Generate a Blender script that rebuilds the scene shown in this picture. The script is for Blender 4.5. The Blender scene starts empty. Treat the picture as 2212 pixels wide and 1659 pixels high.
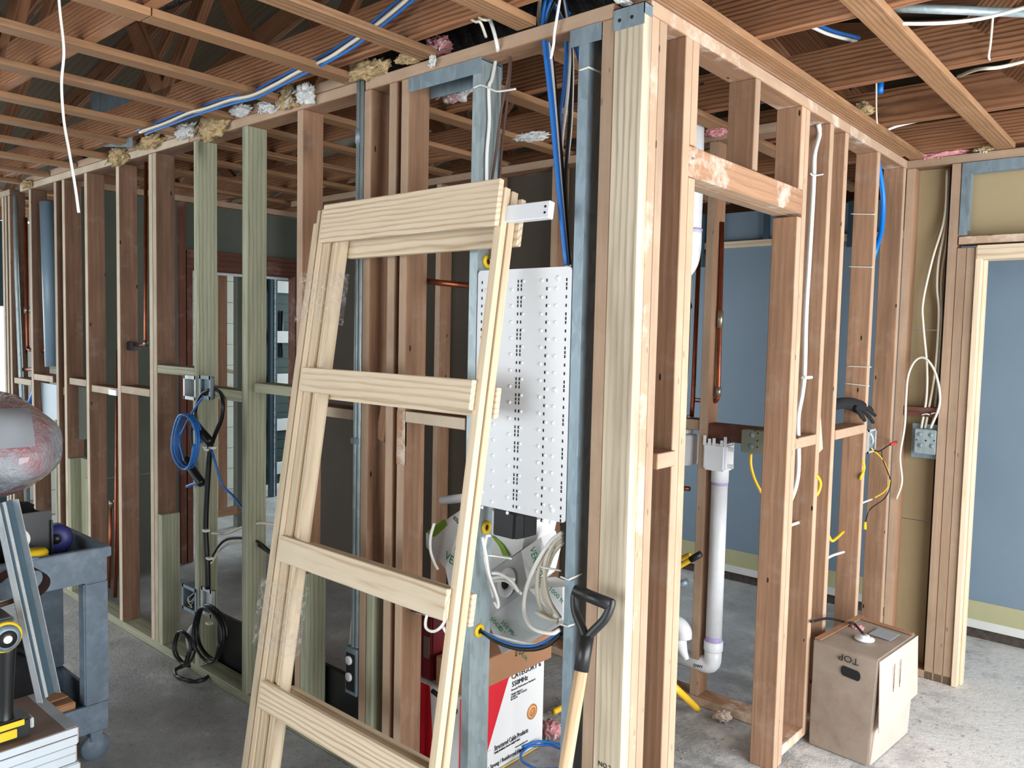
import bpy, bmesh, math, random
from mathutils import Vector, Matrix, noise

random.seed(7)
SC = bpy.context.scene
COL = SC.collection
# ------------------------------------------------------------------ camera, world, lights, exposure
YAW, PITCH, ROLL, FPX = math.radians(-41.1138), math.radians(3.5797), math.radians(-1.2706), 1712.9
EYE = Vector((1.09, -1.7076, 1.5554))
FW = Vector((math.cos(PITCH) * math.sin(YAW), math.cos(PITCH) * math.cos(YAW), -math.sin(PITCH)))
_r = FW.cross(Vector((0, 0, 1))).normalized()
_d = FW.cross(_r)
RT = math.cos(ROLL) * _r + math.sin(ROLL) * _d
DN = -math.sin(ROLL) * _r + math.cos(ROLL) * _d
cam = bpy.data.cameras.new('camera')
cam_o = bpy.data.objects.new('camera', cam)
COL.objects.link(cam_o)
cam_o.matrix_world = Matrix(((RT.x, -DN.x, -FW.x, EYE.x), (RT.y, -DN.y, -FW.y, EYE.y), (RT.z, -DN.z, -FW.z, EYE.z), (0, 0, 0, 1)))
cam.sensor_width = 36.0
cam.lens = 36.0 * FPX / 2212.0
cam.clip_start = 0.02
SC.camera = cam_o

SC.view_settings.view_transform = 'Standard'
SC.view_settings.look = 'None'
SC.view_settings.gamma = 1.0
SC.view_settings.use_curve_mapping = False
SC.view_settings.exposure = 0.66

W = bpy.data.worlds.new('sky')
SC.world = W
W.use_nodes = True
W.node_tree.nodes['Background'].inputs[0].default_value = (0.80, 0.90, 1.0, 1)
W.node_tree.nodes['Background'].inputs[1].default_value = 1.3

def area(name, loc, target, sx, sy, power, col):
    l = bpy.data.lights.new(name, 'AREA')
    l.shape = 'RECTANGLE'; l.size = sx; l.size_y = sy; l.energy = power; l.color = col
    o = bpy.data.objects.new(name, l); COL.objects.link(o)
    o.location = loc
    o.rotation_euler = (Vector(target) - Vector(loc)).to_track_quat('-Z', 'Y').to_euler()
    return o
# daylight entering by the wide garage opening (east), the rear sliding doors (south) and the small windows; the last lamp is added fill
area('daylight_east', (2.75, 0.1, 1.15), (0, 0.4, 0.9), 3.6, 2.1, 135, (0.99, 0.995, 1.0))
area('daylight_south', (-2.6, -4.6, 1.6), (-2.6, -0.6, 0.75), 4.6, 2.1, 98, (0.95, 0.985, 1.0))
area('daylight_west', (-6.55, -0.6, 1.1), (-4, -0.6, 1.0), 1.6, 1.9, 26, (0.93, 0.98, 1.0))
area('daylight_back_room', (-5.1, 3.9, 1.5), (-5.1, 1.0, 0.9), 1.6, 1.6, 55, (0.86, 0.97, 1.0))
area('fill_inner_room', (-2.55, 2.25, 1.4), (0.0, 2.2, 0.4), 1.0, 1.2, 14, (0.88, 0.95, 1.0))  # added fill for the doorway floor and blue wall, no window built

# ------------------------------------------------------------------ points measured on the photograph, at a known depth
def ray(px, py):
    return RT * ((px - 1106.0) / FPX) + DN * ((py - 829.5) / FPX) + FW
def ax(px, py, X):
    r = ray(px, py); return EYE + r * ((X - EYE.x) / r.x)
def ay(px, py, Y):
    r = ray(px, py); return EYE + r * ((Y - EYE.y) / r.y)
def az(px, py, Z):
    r = ray(px, py); return EYE + r * ((Z - EYE.z) / r.z)

# ------------------------------------------------------------------ objects
def link(name, me, mat=None, parent=None):
    o = bpy.data.objects.new(name, me)
    COL.objects.link(o)
    if mat is not None and me is not None and len(me.materials) == 0:
        me.materials.append(mat)
    if parent is not None:
        o.parent = parent
    return o
def tag(o, label, cat, group=None, kind=None):
    o['label'] = label
    if cat: o['category'] = cat
    if group: o['group'] = group
    if kind: o['kind'] = kind
    return o
def thing(name, label, cat, loc=(0, 0, 0), group=None):
    o = bpy.data.objects.new(name, None); COL.objects.link(o)
    o.empty_display_size = 0.05
    o.location = loc
    return tag(o, label, cat, group)
def structure(name, label):
    o = bpy.data.objects.new(name, None); COL.objects.link(o)
    o['kind'] = 'structure'; o['label'] = label
    return o
def mesh_of(bm, smooth=False):
    me = bpy.data.meshes.new('m')
    bm.normal_update()
    bm.to_mesh(me); bm.free()
    if smooth:
        for p in me.polygons: p.use_smooth = True
    return me
def fix(o, parent):
    """parent o to an Empty that is not at the origin, keeping o where it is"""
    o.parent = parent
    o.matrix_parent_inverse = Matrix.Translation(-Vector(parent.location))
    return o
_cache = {}
def box_mesh(L, w, t, bev=0.002):
    bm = bmesh.new()
    bmesh.ops.create_cube(bm, size=1.0)
    bmesh.ops.scale(bm, vec=(L, w, t), verts=bm.verts)
    if bev > 0:
        b = min(bev, 0.3 * min(L, w, t))
        bmesh.ops.bevel(bm, geom=list(bm.edges), offset=b, segments=1, affect='EDGES')
    return mesh_of(bm)
def lumber(name, mat, parent, x0, x1, y0, y1, z0, z1, bev=0.002):
    """axis aligned stick; local X runs along its length so that the grain does"""
    d = [x1 - x0, y1 - y0, z1 - z0]
    order = sorted(range(3), key=lambda i: -d[i])
    key = (round(d[order[0]], 3), round(d[order[1]], 3), round(d[order[2]], 3), mat.name, bev)
    if key not in _cache:
        _cache[key] = box_mesh(key[0], key[1], key[2], bev)
    o = link(name, _cache[key], mat)
    e = [Vector((1, 0, 0)), Vector((0, 1, 0)), Vector((0, 0, 1))]
    X, Y = e[order[0]], e[order[1]]
    Z = X.cross(Y)
    c = Vector(((x0 + x1) / 2, (y0 + y1) / 2, (z0 + z1) / 2))
    o.matrix_world = Matrix(((X.x, Y.x, Z.x, c.x), (X.y, Y.y, Z.y, c.y), (X.z, Y.z, Z.z, c.z), (0, 0, 0, 1)))
    if parent is not None:
        fix(o, parent)
    return o
def frame_matrix(p0, p1, wdir):
    p0, p1 = Vector(p0), Vector(p1)
    X = (p1 - p0).normalized()
    Y = Vector(wdir); Y = (Y - X * Y.dot(X)).normalized()
    Z = X.cross(Y)
    c = (p0 + p1) / 2
    return Matrix(((X.x, Y.x, Z.x, c.x), (X.y, Y.y, Z.y, c.y), (X.z, Y.z, Z.z, c.z), (0, 0, 0, 1)))
def board(name, mat, parent, p0, p1, w, t, wdir, bev=0.002):
    L = (Vector(p1) - Vector(p0)).length
    key = (round(L, 3), round(w, 4), round(t, 4), mat.name, bev)
    if key not in _cache:
        _cache[key] = box_mesh(L, w, t, bev)
    o = link(name, _cache[key], mat)
    o.matrix_world = frame_matrix(p0, p1, wdir)
    if parent is not None: fix(o, parent)
    return o
def add_box(bm, x0, x1, y0, y1, z0, z1, M=None):
    vs = [bm.verts.new(Vector(p) if M is None else M @ Vector(p)) for p in
          ((x0, y0, z0), (x1, y0, z0), (x1, y1, z0), (x0, y1, z0), (x0, y0, z1), (x1, y0, z1), (x1, y1, z1), (x0, y1, z1))]
    for f in ((0, 3, 2, 1), (4, 5, 6, 7), (0, 1, 5, 4), (1, 2, 6, 5), (2, 3, 7, 6), (3, 0, 4, 7)):
        bm.faces.new([vs[i] for i in f])
def boxes(name, mat, parent, lst, M=None, bev=0.0):
    bm = bmesh.new()
    for b in lst: add_box(bm, *b, M=M)
    if bev > 0:
        bmesh.ops.bevel(bm, geom=list(bm.edges), offset=bev, segments=2, affect='EDGES')
    o = link(name, mesh_of(bm), mat)
    if parent is not None: fix(o, parent)
    return o
def catmull(pts, n=6):
    pts = [Vector(p) for p in pts]
    if len(pts) < 3: return pts
    P = [pts[0] * 2 - pts[1]] + pts + [pts[-1] * 2 - pts[-2]]
    out = []
    for i in range(1, len(P) - 2):
        for k in range(n):
            t = k / n
            a, b, c, d = P[i - 1], P[i], P[i + 1], P[i + 2]
            out.append(0.5 * ((2 * b) + (c - a) * t + (2 * a - 5 * b + 4 * c - d) * t * t + (3 * b - a - 3 * c + d) * t ** 3))
    out.append(pts[-1])
    return out
def add_tube(bm, pts, r, seg=8, cap=True, r_of=None):
    pts = [Vector(p) for p in pts]
    q = []
    for p in pts:
        if not q or (p - q[-1]).length > 1e-5: q.append(p)
    pts = q
    up = Vector((0.3, 0.2, 1)).normalized()
    rings = []
    for i, p in enumerate(pts):
        t = (pts[min(i + 1, len(pts) - 1)] - pts[max(i - 1, 0)])
        t = t.normalized() if t.length > 1e-9 else Vector((0, 0, 1))
        up = up - t * up.dot(t)
        if up.length < 1e-4: up = t.orthogonal()
        up.normalize()
        s = t.cross(up)
        rr = r if r_of is None else r_of(i / max(1, len(pts) - 1))
        rings.append([bm.verts.new(p + (up * math.cos(2 * math.pi * k / seg) + s * math.sin(2 * math.pi * k / seg)) * rr) for k in range(seg)])
    for a, b in zip(rings, rings[1:]):
        for k in range(seg):
            bm.faces.new((a[k], a[(k + 1) % seg], b[(k + 1) % seg], b[k]))
    if cap:
        bm.faces.new(list(reversed(rings[0]))); bm.faces.new(rings[-1])
def tube(name, mat, parent, pts, r, seg=8, smooth=True, n=6, r_of=None):
    bm = bmesh.new()
    add_tube(bm, catmull(pts, n) if smooth else pts, r, seg, True, r_of)
    me = mesh_of(bm, True)
    o = link(name, me, mat)
    if parent is not None: fix(o, parent)
    return o
def tubes(name, mat, parent, lst, seg=6, n=5):
    bm = bmesh.new()
    for pts, r in lst: add_tube(bm, catmull(pts, n), r, seg)
    o = link(name, mesh_of(bm, True), mat)
    if parent is not None: fix(o, parent)
    return o
def pipe(pts, bend=0.05, n=5):
    """polyline with rounded corners"""
    pts = [Vector(p) for p in pts]
    out = [pts[0]]
    for i in range(1, len(pts) - 1):
        a, b, c = pts[i - 1], pts[i], pts[i + 1]
        u, v = (a - b), (c - b)
        k = min(bend, u.length * 0.49, v.length * 0.49)
        s, e = b + u.normalized() * k, b + v.normalized() * k
        for j in range(n + 1):
            t = j / n
            out.append(s * (1 - t) ** 2 + b * 2 * t * (1 - t) + e * t * t)
    out.append(pts[-1])
    return out
def lathe(name, mat, parent, prof, M, seg=20, smooth=True):
    """prof: (radius, height) about local Z"""
    bm = bmesh.new()
    rings = []
    for r, h in prof:
        rings.append([bm.verts.new(M @ Vector((r * math.cos(2 * math.pi * k / seg), r * math.sin(2 * math.pi * k / seg), h))) for k in range(seg)])
    for a, b in zip(rings, rings[1:]):
        for k in range(seg):
            bm.faces.new((a[k], a[(k + 1) % seg], b[(k + 1) % seg], b[k]))
    bm.faces.new(list(reversed(rings[0]))); bm.faces.new(rings[-1])
    bmesh.ops.recalc_face_normals(bm, faces=bm.faces)
    o = link(name, mesh_of(bm, smooth), mat)
    if parent is not None: fix(o, parent)
    return o
def prism(name, mat, parent, poly, depth, M, bev=0.0):
    """polygon in local XY, extruded along local Z from 0 to depth"""
    bm = bmesh.new()
    lo = [bm.verts.new(M @ Vector((x, y, 0))) for x, y in poly]
    hi = [bm.verts.new(M @ Vector((x, y, depth))) for x, y in poly]
    n = len(poly)
    bm.faces.new(list(reversed(lo))); bm.faces.new(hi)
    for i in range(n):
        bm.faces.new((lo[i], lo[(i + 1) % n], hi[(i + 1) % n], hi[i]))
    bmesh.ops.recalc_face_normals(bm, faces=bm.faces)
    if bev: bmesh.ops.bevel(bm, geom=list(bm.edges), offset=bev, segments=2, affect='EDGES')
    o = link(name, mesh_of(bm), mat)
    if parent is not None: fix(o, parent)
    return o
def text(name, body, size, M, mat, parent=None, sx=1.0, shear=0.0, extrude=0.0006):
    c = bpy.data.curves.new('t', 'FONT')
    c.body = body; c.size = size; c.extrude = extrude; c.shear = shear; c.resolution_u = 2
    c.align_x = 'LEFT'
    tmp = bpy.data.objects.new('tmp', c); COL.objects.link(tmp)
    dg = bpy.context.evaluated_depsgraph_get()
    me = bpy.data.meshes.new_from_object(tmp.evaluated_get(dg))
    bpy.data.objects.remove(tmp); bpy.data.curves.remove(c)
    o = link(name, me, None)
    me.materials.clear(); me.materials.append(mat)
    o.matrix_world = M @ Matrix.Diagonal((sx, 1, 1, 1))
    if parent is not None: fix(o, parent)
    return o
def basis(origin, X, Y):
    X, Y = Vector(X).normalized(), Vector(Y)
    Y = (Y - X * Y.dot(X)).normalized(); Z = X.cross(Y); o = Vector(origin)
    return Matrix(((X.x, Y.x, Z.x, o.x), (X.y, Y.y, Z.y, o.y), (X.z, Y.z, Z.z, o.z), (0, 0, 0, 1)))

# ------------------------------------------------------------------ materials
def srgb(r, g, b):
    f = lambda c: (c / 255) / 12.92 if c / 255 <= 0.04045 else ((c / 255 + 0.055) / 1.055) ** 2.4
    return (f(r), f(g), f(b), 1)
class N:
    """small node-tree writer"""
    def __init__(s, name):
        s.m = bpy.data.materials.new(name); s.m.use_nodes = True
        s.t = s.m.node_tree; s.b = s.t.nodes['Principled BSDF']
    def n(s, typ, **kw):
        nd = s.t.nodes.new(typ)
        for k, v in kw.items():
            if k.startswith('i_'):
                key = k[2:].replace('_', ' ')
                nd.inputs[int(key) if key.isdigit() else key].default_value = v
            else: setattr(nd, k, v)
        return nd
    def l(s, a, b): s.t.links.new(a, b)
    def ramp(s, fac, stops, interp='LINEAR'):
        r = s.n('ShaderNodeValToRGB'); r.color_ramp.interpolation = interp
        e = r.color_ramp.elements
        while len(e) < len(stops): e.new(0.5)
        for x, (p, c) in zip(e, stops): x.position = p; x.color = c
        s.l(fac, r.inputs[0]); return r.outputs[0]
    def mix(s, fac, a, b, blend='MIX'):
        m = s.n('ShaderNodeMix', data_type='RGBA', blend_type=blend)
        for sock, v in ((m.inputs[0], fac), (m.inputs[6], a), (m.inputs[7], b)):
            if hasattr(v, 'links') or hasattr(v, 'is_linked'): s.l(v, sock)
            else: sock.default_value = v
        return m.outputs[2]
    def math(s, op, a, b=0.0, clamp=False):
        m = s.n('ShaderNodeMath', operation=op, use_clamp=clamp)
        for sock, v in ((m.inputs[0], a), (m.inputs[1], b)):
            if hasattr(v, 'is_linked'): s.l(v, sock)
            else: sock.default_value = v
        return m.outputs[0]
    def noise(s, vec, scale, detail=3.0, rough=0.5):
        nz = s.n('ShaderNodeTexNoise', i_Scale=scale, i_Detail=detail, i_Roughness=rough)
        if vec is not None: s.l(vec, nz.inputs['Vector'])
        return nz.outputs['Fac']
    def bump(s, h, strength=0.2, dist=0.01):
        b = s.n('ShaderNodeBump', i_Strength=strength, i_Distance=dist)
        s.l(h, b.inputs['Height']); s.l(b.outputs[0], s.b.inputs['Normal'])
def wood(name, dark, mid, light, ring=34.0, rough=0.72, knot=0.35, nails=0.0, plaster=0.0, stain=0.25, contrast=1.0, jitter=0.16, edge=None, edge_amt=0.0, sat=0.9):
    s = N(name)
    tc = s.n('ShaderNodeTexCoord'); oi = s.n('ShaderNodeObjectInfo')
    r = oi.outputs['Random']
    cx = s.n('ShaderNodeCombineXYZ')
    s.l(s.math('MULTIPLY', r, 37.0), cx.inputs[0]); s.l(s.math('MULTIPLY', r, 0.31), cx.inputs[1])
    cx.inputs[2].default_value = 0.05
    va = s.n('ShaderNodeVectorMath', operation='ADD'); s.l(tc.outputs['Object'], va.inputs[0]); s.l(cx.outputs[0], va.inputs[1])
    P = va.outputs[0]
    mp = s.n('ShaderNodeMapping'); mp.inputs['Scale'].default_value = (0.16, 1, 1); s.l(P, mp.inputs['Vector'])
    wv = s.n('ShaderNodeTexWave', wave_type='RINGS', rings_direction='X', wave_profile='SIN')
    wv.inputs['Scale'].default_value = ring; wv.inputs['Distortion'].default_value = 3.2
    wv.inputs['Detail'].default_value = 2.5; wv.inputs['Detail Scale'].default_value = 1.4; wv.inputs['Detail Roughness'].default_value = 0.55
    s.l(mp.outputs[0], wv.inputs['Vector'])
    mp2 = s.n('ShaderNodeMapping'); mp2.inputs['Scale'].default_value = (2.0, 60, 60); s.l(P, mp2.inputs['Vector'])
    fine = s.noise(mp2.outputs[0], 3.0, 3.0, 0.6)
    mp3 = s.n('ShaderNodeMapping'); mp3.inputs['Scale'].default_value = (1.2, 9, 9); s.l(P, mp3.inputs['Vector'])
    big = s.noise(mp3.outputs[0], 1.6, 3.0, 0.55)
    # growth rings fade in and out along the board instead of striping it evenly
    amp = s.ramp(s.noise(mp3.outputs[0], 0.9, 2.0, 0.5), [(0.32, (0.25,) * 3 + (1,)), (0.68, (1, 1, 1, 1))])
    wr = s.math('MULTIPLY', s.math('SUBTRACT', s.math('POWER', wv.outputs['Fac'], 2.4), 0.32), amp)
    g = s.math('ADD', s.math('MULTIPLY', wr, 0.62 * contrast), s.math('MULTIPLY', fine, 0.38))
    g = s.math('ADD', g, 0.30)
    col = s.ramp(g, [(0.10, light), (0.45, mid), (0.86, dark)])
    col = s.mix(s.math('MULTIPLY', s.ramp(big, [(0.42, (0, 0, 0, 1)), (0.7, (1, 1, 1, 1))]), stain), col, dark)
    # knots
    if knot > 0:
        mk = s.n('ShaderNodeMapping'); mk.inputs['Scale'].default_value = (2.4, 7, 7); s.l(P, mk.inputs['Vector'])
        vo = s.n('ShaderNodeTexVoronoi', i_Scale=1.0); s.l(mk.outputs[0], vo.inputs['Vector'])
        sep = s.n('ShaderNodeSeparateColor'); s.l(vo.outputs['Color'], sep.inputs[0])
        on = s.math('GREATER_THAN', sep.outputs[0], 1.0 - knot)
        kd = s.ramp(vo.outputs['Distance'], [(0.05, (1, 1, 1, 1)), (0.13, (0.35, 0.35, 0.35, 1)), (0.24, (0, 0, 0, 1))])
        col = s.mix(s.math('MULTIPLY', s.math('MULTIPLY', kd, on), 0.75), col, tuple(c * 0.32 for c in dark[:3]) + (1,))
    if nails > 0:
        mn = s.n('ShaderNodeMapping'); mn.inputs['Scale'].default_value = (9, 26, 26); s.l(P, mn.inputs['Vector'])
        vn = s.n('ShaderNodeTexVoronoi', i_Scale=1.0); s.l(mn.outputs[0], vn.inputs['Vector'])
        sp = s.n('ShaderNodeSeparateColor'); s.l(vn.outputs['Color'], sp.inputs[0])
        col = s.mix(s.math('MULTIPLY', s.math('LESS_THAN', vn.outputs['Distance'], 0.095), s.math('GREATER_THAN', sp.outputs[1], 1 - nails)), col, (0.018, 0.012, 0.01, 1))
    if plaster > 0:
        pn = s.noise(P, 7.0, 6.0, 0.68)
        col = s.mix(s.math('MULTIPLY', s.ramp(pn, [(0.50 if plaster > .5 else 0.54, (0, 0, 0, 1)), (0.64 if plaster > .5 else .7, (1, 1, 1, 1))]), plaster), col, srgb(212, 198, 184))
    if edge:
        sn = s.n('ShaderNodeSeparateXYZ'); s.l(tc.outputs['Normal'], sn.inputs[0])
        en = s.math('GREATER_THAN', s.math('ABSOLUTE', sn.outputs[1]), 0.72)  # edges paled by face normal: aged contact wood plus light put in colour
        wear_and_light = s.ramp(s.noise(P, 5.0, 5.0, 0.65), [(0.25, (0.55,) * 3 + (1,)), (0.7, (1, 1, 1, 1))])
        col = s.mix(s.math('MULTIPLY', s.math('MULTIPLY', en, wear_and_light), edge_amt), col, edge)
    hv = s.n('ShaderNodeHueSaturation')
    s.l(col, hv.inputs['Color'])
    s.l(s.math('ADD', s.math('MULTIPLY', r, 2 * jitter), 1.0 - jitter), hv.inputs['Value'])
    hv.inputs['Saturation'].default_value = sat
    s.l(hv.outputs[0], s.b.inputs['Base Color'])
    s.b.inputs['Roughness'].default_value = rough
    s.b.inputs['Specular IOR Level'].default_value = 0.25
    s.bump(s.math('ADD', fine, wv.outputs['Fac']), 0.12, 0.002)
    return s.m
def plain(name, col, rough=0.5, metal=0.0, spec=0.5, var=0.12, scale=9.0, bump=0.0, dirt=None, dirt_amt=0.0, coat=0.0):
    s = N(name)
    tc = s.n('ShaderNodeTexCoord')
    nz = s.noise(tc.outputs['Object'], scale, 4.0, 0.6)
    k = tuple(c * (1 - var) for c in col[:3]) + (1,)
    h = tuple(min(1, c * (1 + var)) for c in col[:3]) + (1,)
    c = s.ramp(nz, [(0.3, k), (0.7, h)])
    if dirt:
        d = s.noise(tc.outputs['Object'], scale * 0.55, 6.0, 0.7)
        c = s.mix(s.math('MULTIPLY', s.ramp(d, [(0.48, (0, 0, 0, 1)), (0.66, (1, 1, 1, 1))]), dirt_amt), c, dirt)
    s.l(c, s.b.inputs['Base Color'])
    s.b.inputs['Roughness'].default_value = rough; s.b.inputs['Metallic'].default_value = metal
    s.b.inputs['Specular IOR Level'].default_value = spec
    s.b.inputs['Coat Weight'].default_value = coat
    if bump: s.bump(nz, bump, 0.004)
    return s.m
def steel(name, col, rough=0.42, spangle=0.35):
    s = N(name)
    tc = s.n('ShaderNodeTexCoord')
    mp = s.n('ShaderNodeMapping'); mp.inputs['Scale'].default_value = (1, 1, 0.35); s.l(tc.outputs['Object'], mp.inputs['Vector'])
    vo = s.n('ShaderNodeTexVoronoi', i_Scale=70.0); s.l(mp.outputs[0], vo.inputs['Vector'])
    sp = s.n('ShaderNodeSeparateColor'); s.l(vo.outputs['Color'], sp.inputs[0])
    nz = s.noise(mp.outputs[0], 14.0, 5.0, 0.65)
    f = s.math('ADD', s.math('MULTIPLY', sp.outputs[0], spangle), s.math('MULTIPLY', nz, 1 - spangle))
    k = tuple(c * 0.80 for c in col[:3]) + (1,); h = tuple(min(1, c * 1.15) for c in col[:3]) + (1,)
    s.l(s.ramp(f, [(0.25, k), (0.75, h)]), s.b.inputs['Base Color'])
    s.b.inputs['Metallic'].default_value = 0.45
    s.l(s.ramp(nz, [(0.2, (rough - .1,) * 3 + (1,)), (0.8, (rough + .14,) * 3 + (1,))]), s.b.inputs['Roughness'])
    return s.m

EDGE = srgb(214, 194, 166)
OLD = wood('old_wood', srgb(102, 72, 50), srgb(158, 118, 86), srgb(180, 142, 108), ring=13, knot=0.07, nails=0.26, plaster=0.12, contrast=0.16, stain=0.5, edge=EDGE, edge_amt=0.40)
OLDL = wood('front_lit_old_wood', srgb(80, 56, 41), srgb(132, 97, 73), srgb(154, 118, 91), ring=13, knot=0.07, nails=0.26, plaster=0.12, contrast=0.16, stain=0.55, edge=srgb(212, 200, 174), edge_amt=0.8)  # front light on the far left studs put into paler edges, darker faces
OLDP = wood('old_wood_plastered', srgb(110, 76, 52), srgb(164, 122, 88), srgb(188, 150, 114), ring=13, knot=0.06, nails=0.24, plaster=0.85, contrast=0.2, stain=0.3, edge=EDGE, edge_amt=0.45)
JOIST = wood('joist_wood', srgb(88, 52, 29), srgb(148, 96, 56), srgb(176, 122, 76), ring=24, knot=0.10, nails=0.02, plaster=0.06, contrast=0.8)
STRIP = wood('strip_wood', srgb(106, 74, 44), srgb(152, 110, 70), srgb(176, 134, 92), ring=24, knot=0.06, nails=0.06, plaster=0.06, contrast=0.6)
PINE = wood('new_pine', srgb(176, 144, 108), srgb(216, 197, 166), srgb(230, 216, 190), ring=20, knot=0.16, stain=0.12, contrast=0.7, jitter=0.06, rough=0.6)
PINEG = wood('new_stud_pine', srgb(136, 120, 98), srgb(196, 183, 157), srgb(219, 208, 186), ring=16, knot=0.22, stain=0.5, nails=0.02, contrast=0.6, jitter=0.02, rough=0.65)
JAMB = wood('clear_pine', srgb(180, 148, 110), srgb(214, 193, 160), srgb(228, 212, 184), ring=8, knot=0.0, stain=0.25, contrast=0.35, jitter=0.12, rough=0.55)
TREAT = wood('treated_wood', srgb(100, 110, 88), srgb(162, 163, 136), srgb(188, 188, 160), ring=18, knot=0.16, stain=0.4, nails=0.02, contrast=0.42, jitter=0.05)
DARKW = wood('dark_stained_wood', srgb(66, 36, 27), srgb(104, 60, 45), srgb(126, 80, 61), ring=10, knot=0.1, plaster=0.15, contrast=0.5)
GALV = steel('galvanised_steel', srgb(160, 176, 180))
GALVD = steel('galvanised_steel_dull', srgb(132, 150, 160), rough=0.5)
CHROME = steel('bright_steel', srgb(205, 212, 216), rough=0.26, spangle=0.1)
COPPER = plain('copper', srgb(150, 84, 58), rough=0.35, metal=0.85, var=0.3, dirt=srgb(60, 40, 34), dirt_amt=0.5)
SOLDER = plain('solder_fitting', srgb(150, 140, 126), rough=0.35, metal=0.8, var=0.2)
PVCW = plain('white_pvc', srgb(226, 230, 234), rough=0.35, var=0.03, dirt=srgb(190, 190, 192), dirt_amt=0.3)
PURPLE = plain('purple_primer', srgb(176, 160, 206), rough=0.4, var=0.1)
PVCG = plain('grey_pvc', srgb(110, 134, 150), rough=0.4, var=0.06)
BLACK = plain('black_plastic', srgb(26, 28, 30), rough=0.38, var=0.15)
RUBBLE = plain('dark_rubble', srgb(70, 62, 56), rough=0.95, var=0.4, scale=40, bump=0.6)
CHIP = plain('grey_chip', srgb(168, 156, 144), rough=0.95, var=0.2)
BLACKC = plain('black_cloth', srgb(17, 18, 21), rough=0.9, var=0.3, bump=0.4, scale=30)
BLUEC = plain('blue_jacket', srgb(38, 108, 186), rough=0.4, var=0.06)
WHITEC = plain('white_jacket', srgb(232, 232, 228), rough=0.45, var=0.04)
CREAMC = plain('cream_jacket', srgb(214, 208, 190), rough=0.5, var=0.06)
BLACKJ = plain('black_jacket', srgb(20, 21, 23), rough=0.4, var=0.1)
BROWNJ = plain('brown_jacket', srgb(86, 62, 50), rough=0.5, var=0.1)
YELLOW = plain('yellow_plastic', srgb(240, 200, 30), rough=0.42, var=0.05)
YELLOWP = plain('yellow_pipe', srgb(232, 186, 42), rough=0.4, var=0.08)
BLUEP = plain('blue_pex', srgb(0, 118, 214), rough=0.35, var=0.05)
REDP = plain('red_plastic', srgb(200, 40, 50), rough=0.4, var=0.05)
TIE = plain('nylon_tie', srgb(222, 224, 214), rough=0.4, var=0.04)
CARD = plain('cardboard', srgb(158, 116, 84), rough=0.85, var=0.07, scale=6, bump=0.05)
CARDD = plain('dusty_cardboard', srgb(150, 136, 122), rough=0.9, var=0.12, scale=7, bump=0.08, dirt=srgb(120, 96, 78), dirt_amt=0.5)
CARDP = plain('pale_cardboard', srgb(192, 174, 162), rough=0.9, var=0.06, scale=7, bump=0.05)
PAPER = plain('white_card', srgb(224, 226, 226), rough=0.6, var=0.03, scale=5)
PAPERG = plain('grey_card', srgb(180, 186, 186), rough=0.6, var=0.05, scale=5)
INKG = plain('green_ink', srgb(20, 132, 76), rough=0.7, var=0.0)
INKK = plain('black_ink', srgb(24, 24, 26), rough=0.7, var=0.0)
INKY = plain('yellow_ink', srgb(236, 190, 30), rough=0.55, var=0.03)
INKR = plain('red_ink', srgb(206, 22, 42), rough=0.5, var=0.03)
INKB = plain('brown_ink', srgb(96, 58, 40), rough=0.7, var=0.0)
INKO = plain('orange_ink', srgb(206, 132, 54), rough=0.6, var=0.2)
LEAF = plain('lime_ink', srgb(118, 158, 40), rough=0.6, var=0.25, scale=14)
ENAMEL = plain('white_enamel', srgb(214, 218, 222), rough=0.34, var=0.015)
WPAINT = plain('white_painted_metal', srgb(220, 224, 228), rough=0.4, var=0.02)
HOLE = plain('dark_hole', srgb(22, 22, 24), rough=0.9, var=0.0)
CARTM = plain('grey_structural_foam', srgb(92, 108, 122), rough=0.55, var=0.14, scale=26, bump=0.15, dirt=srgb(136, 150, 160), dirt_amt=0.35)
MAROON = plain('maroon_case', srgb(112, 28, 38), rough=0.35, var=0.15)
BOARDW = plain('white_board_edge', srgb(198, 208, 216), rough=0.5, var=0.04, scale=12)
BOARDB = plain('brown_board_face', srgb(106, 88, 76), rough=0.7, var=0.08)
TAPE = plain('grey_tape', srgb(146, 152, 158), rough=0.5, var=0.05)
WOOL = plain('mineral_wool', srgb(176, 152, 112), rough=1.0, var=0.4, scale=60, bump=0.6)
WOOLW = plain('pale_fibre', srgb(214, 216, 214), rough=1.0, var=0.2, scale=60, bump=0.6)
WOOLP = plain('pink_fibre', srgb(200, 140, 142), rough=1.0, var=0.3, scale=60, bump=0.6)
def foil_mat():
    s = N('crinkled_black_foil'); tc = s.n('ShaderNodeTexCoord')
    s.b.inputs['Base Color'].default_value = srgb(40, 42, 44); s.b.inputs['Metallic'].default_value = 0.6; s.b.inputs['Roughness'].default_value = 0.25
    s.bump(s.noise(tc.outputs['Object'], 40, 5, 0.7), 0.9, 0.02); return s.m
FOIL = foil_mat()
def film_mat():
    s = N('clear_stretch_film'); tc = s.n('ShaderNodeTexCoord')
    s.b.inputs['Base Color'].default_value = (0.95, 0.95, 0.95, 1); s.b.inputs['Roughness'].default_value = 0.12
    nz = s.noise(tc.outputs['Object'], 55, 5, 0.75)
    s.l(s.ramp(nz, [(0.50, (0.03,) * 3 + (1,)), (0.72, (0.55,) * 3 + (1,))]), s.b.inputs['Alpha'])
    s.bump(nz, 1.0, 0.02); return s.m
FILM = film_mat()
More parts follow.
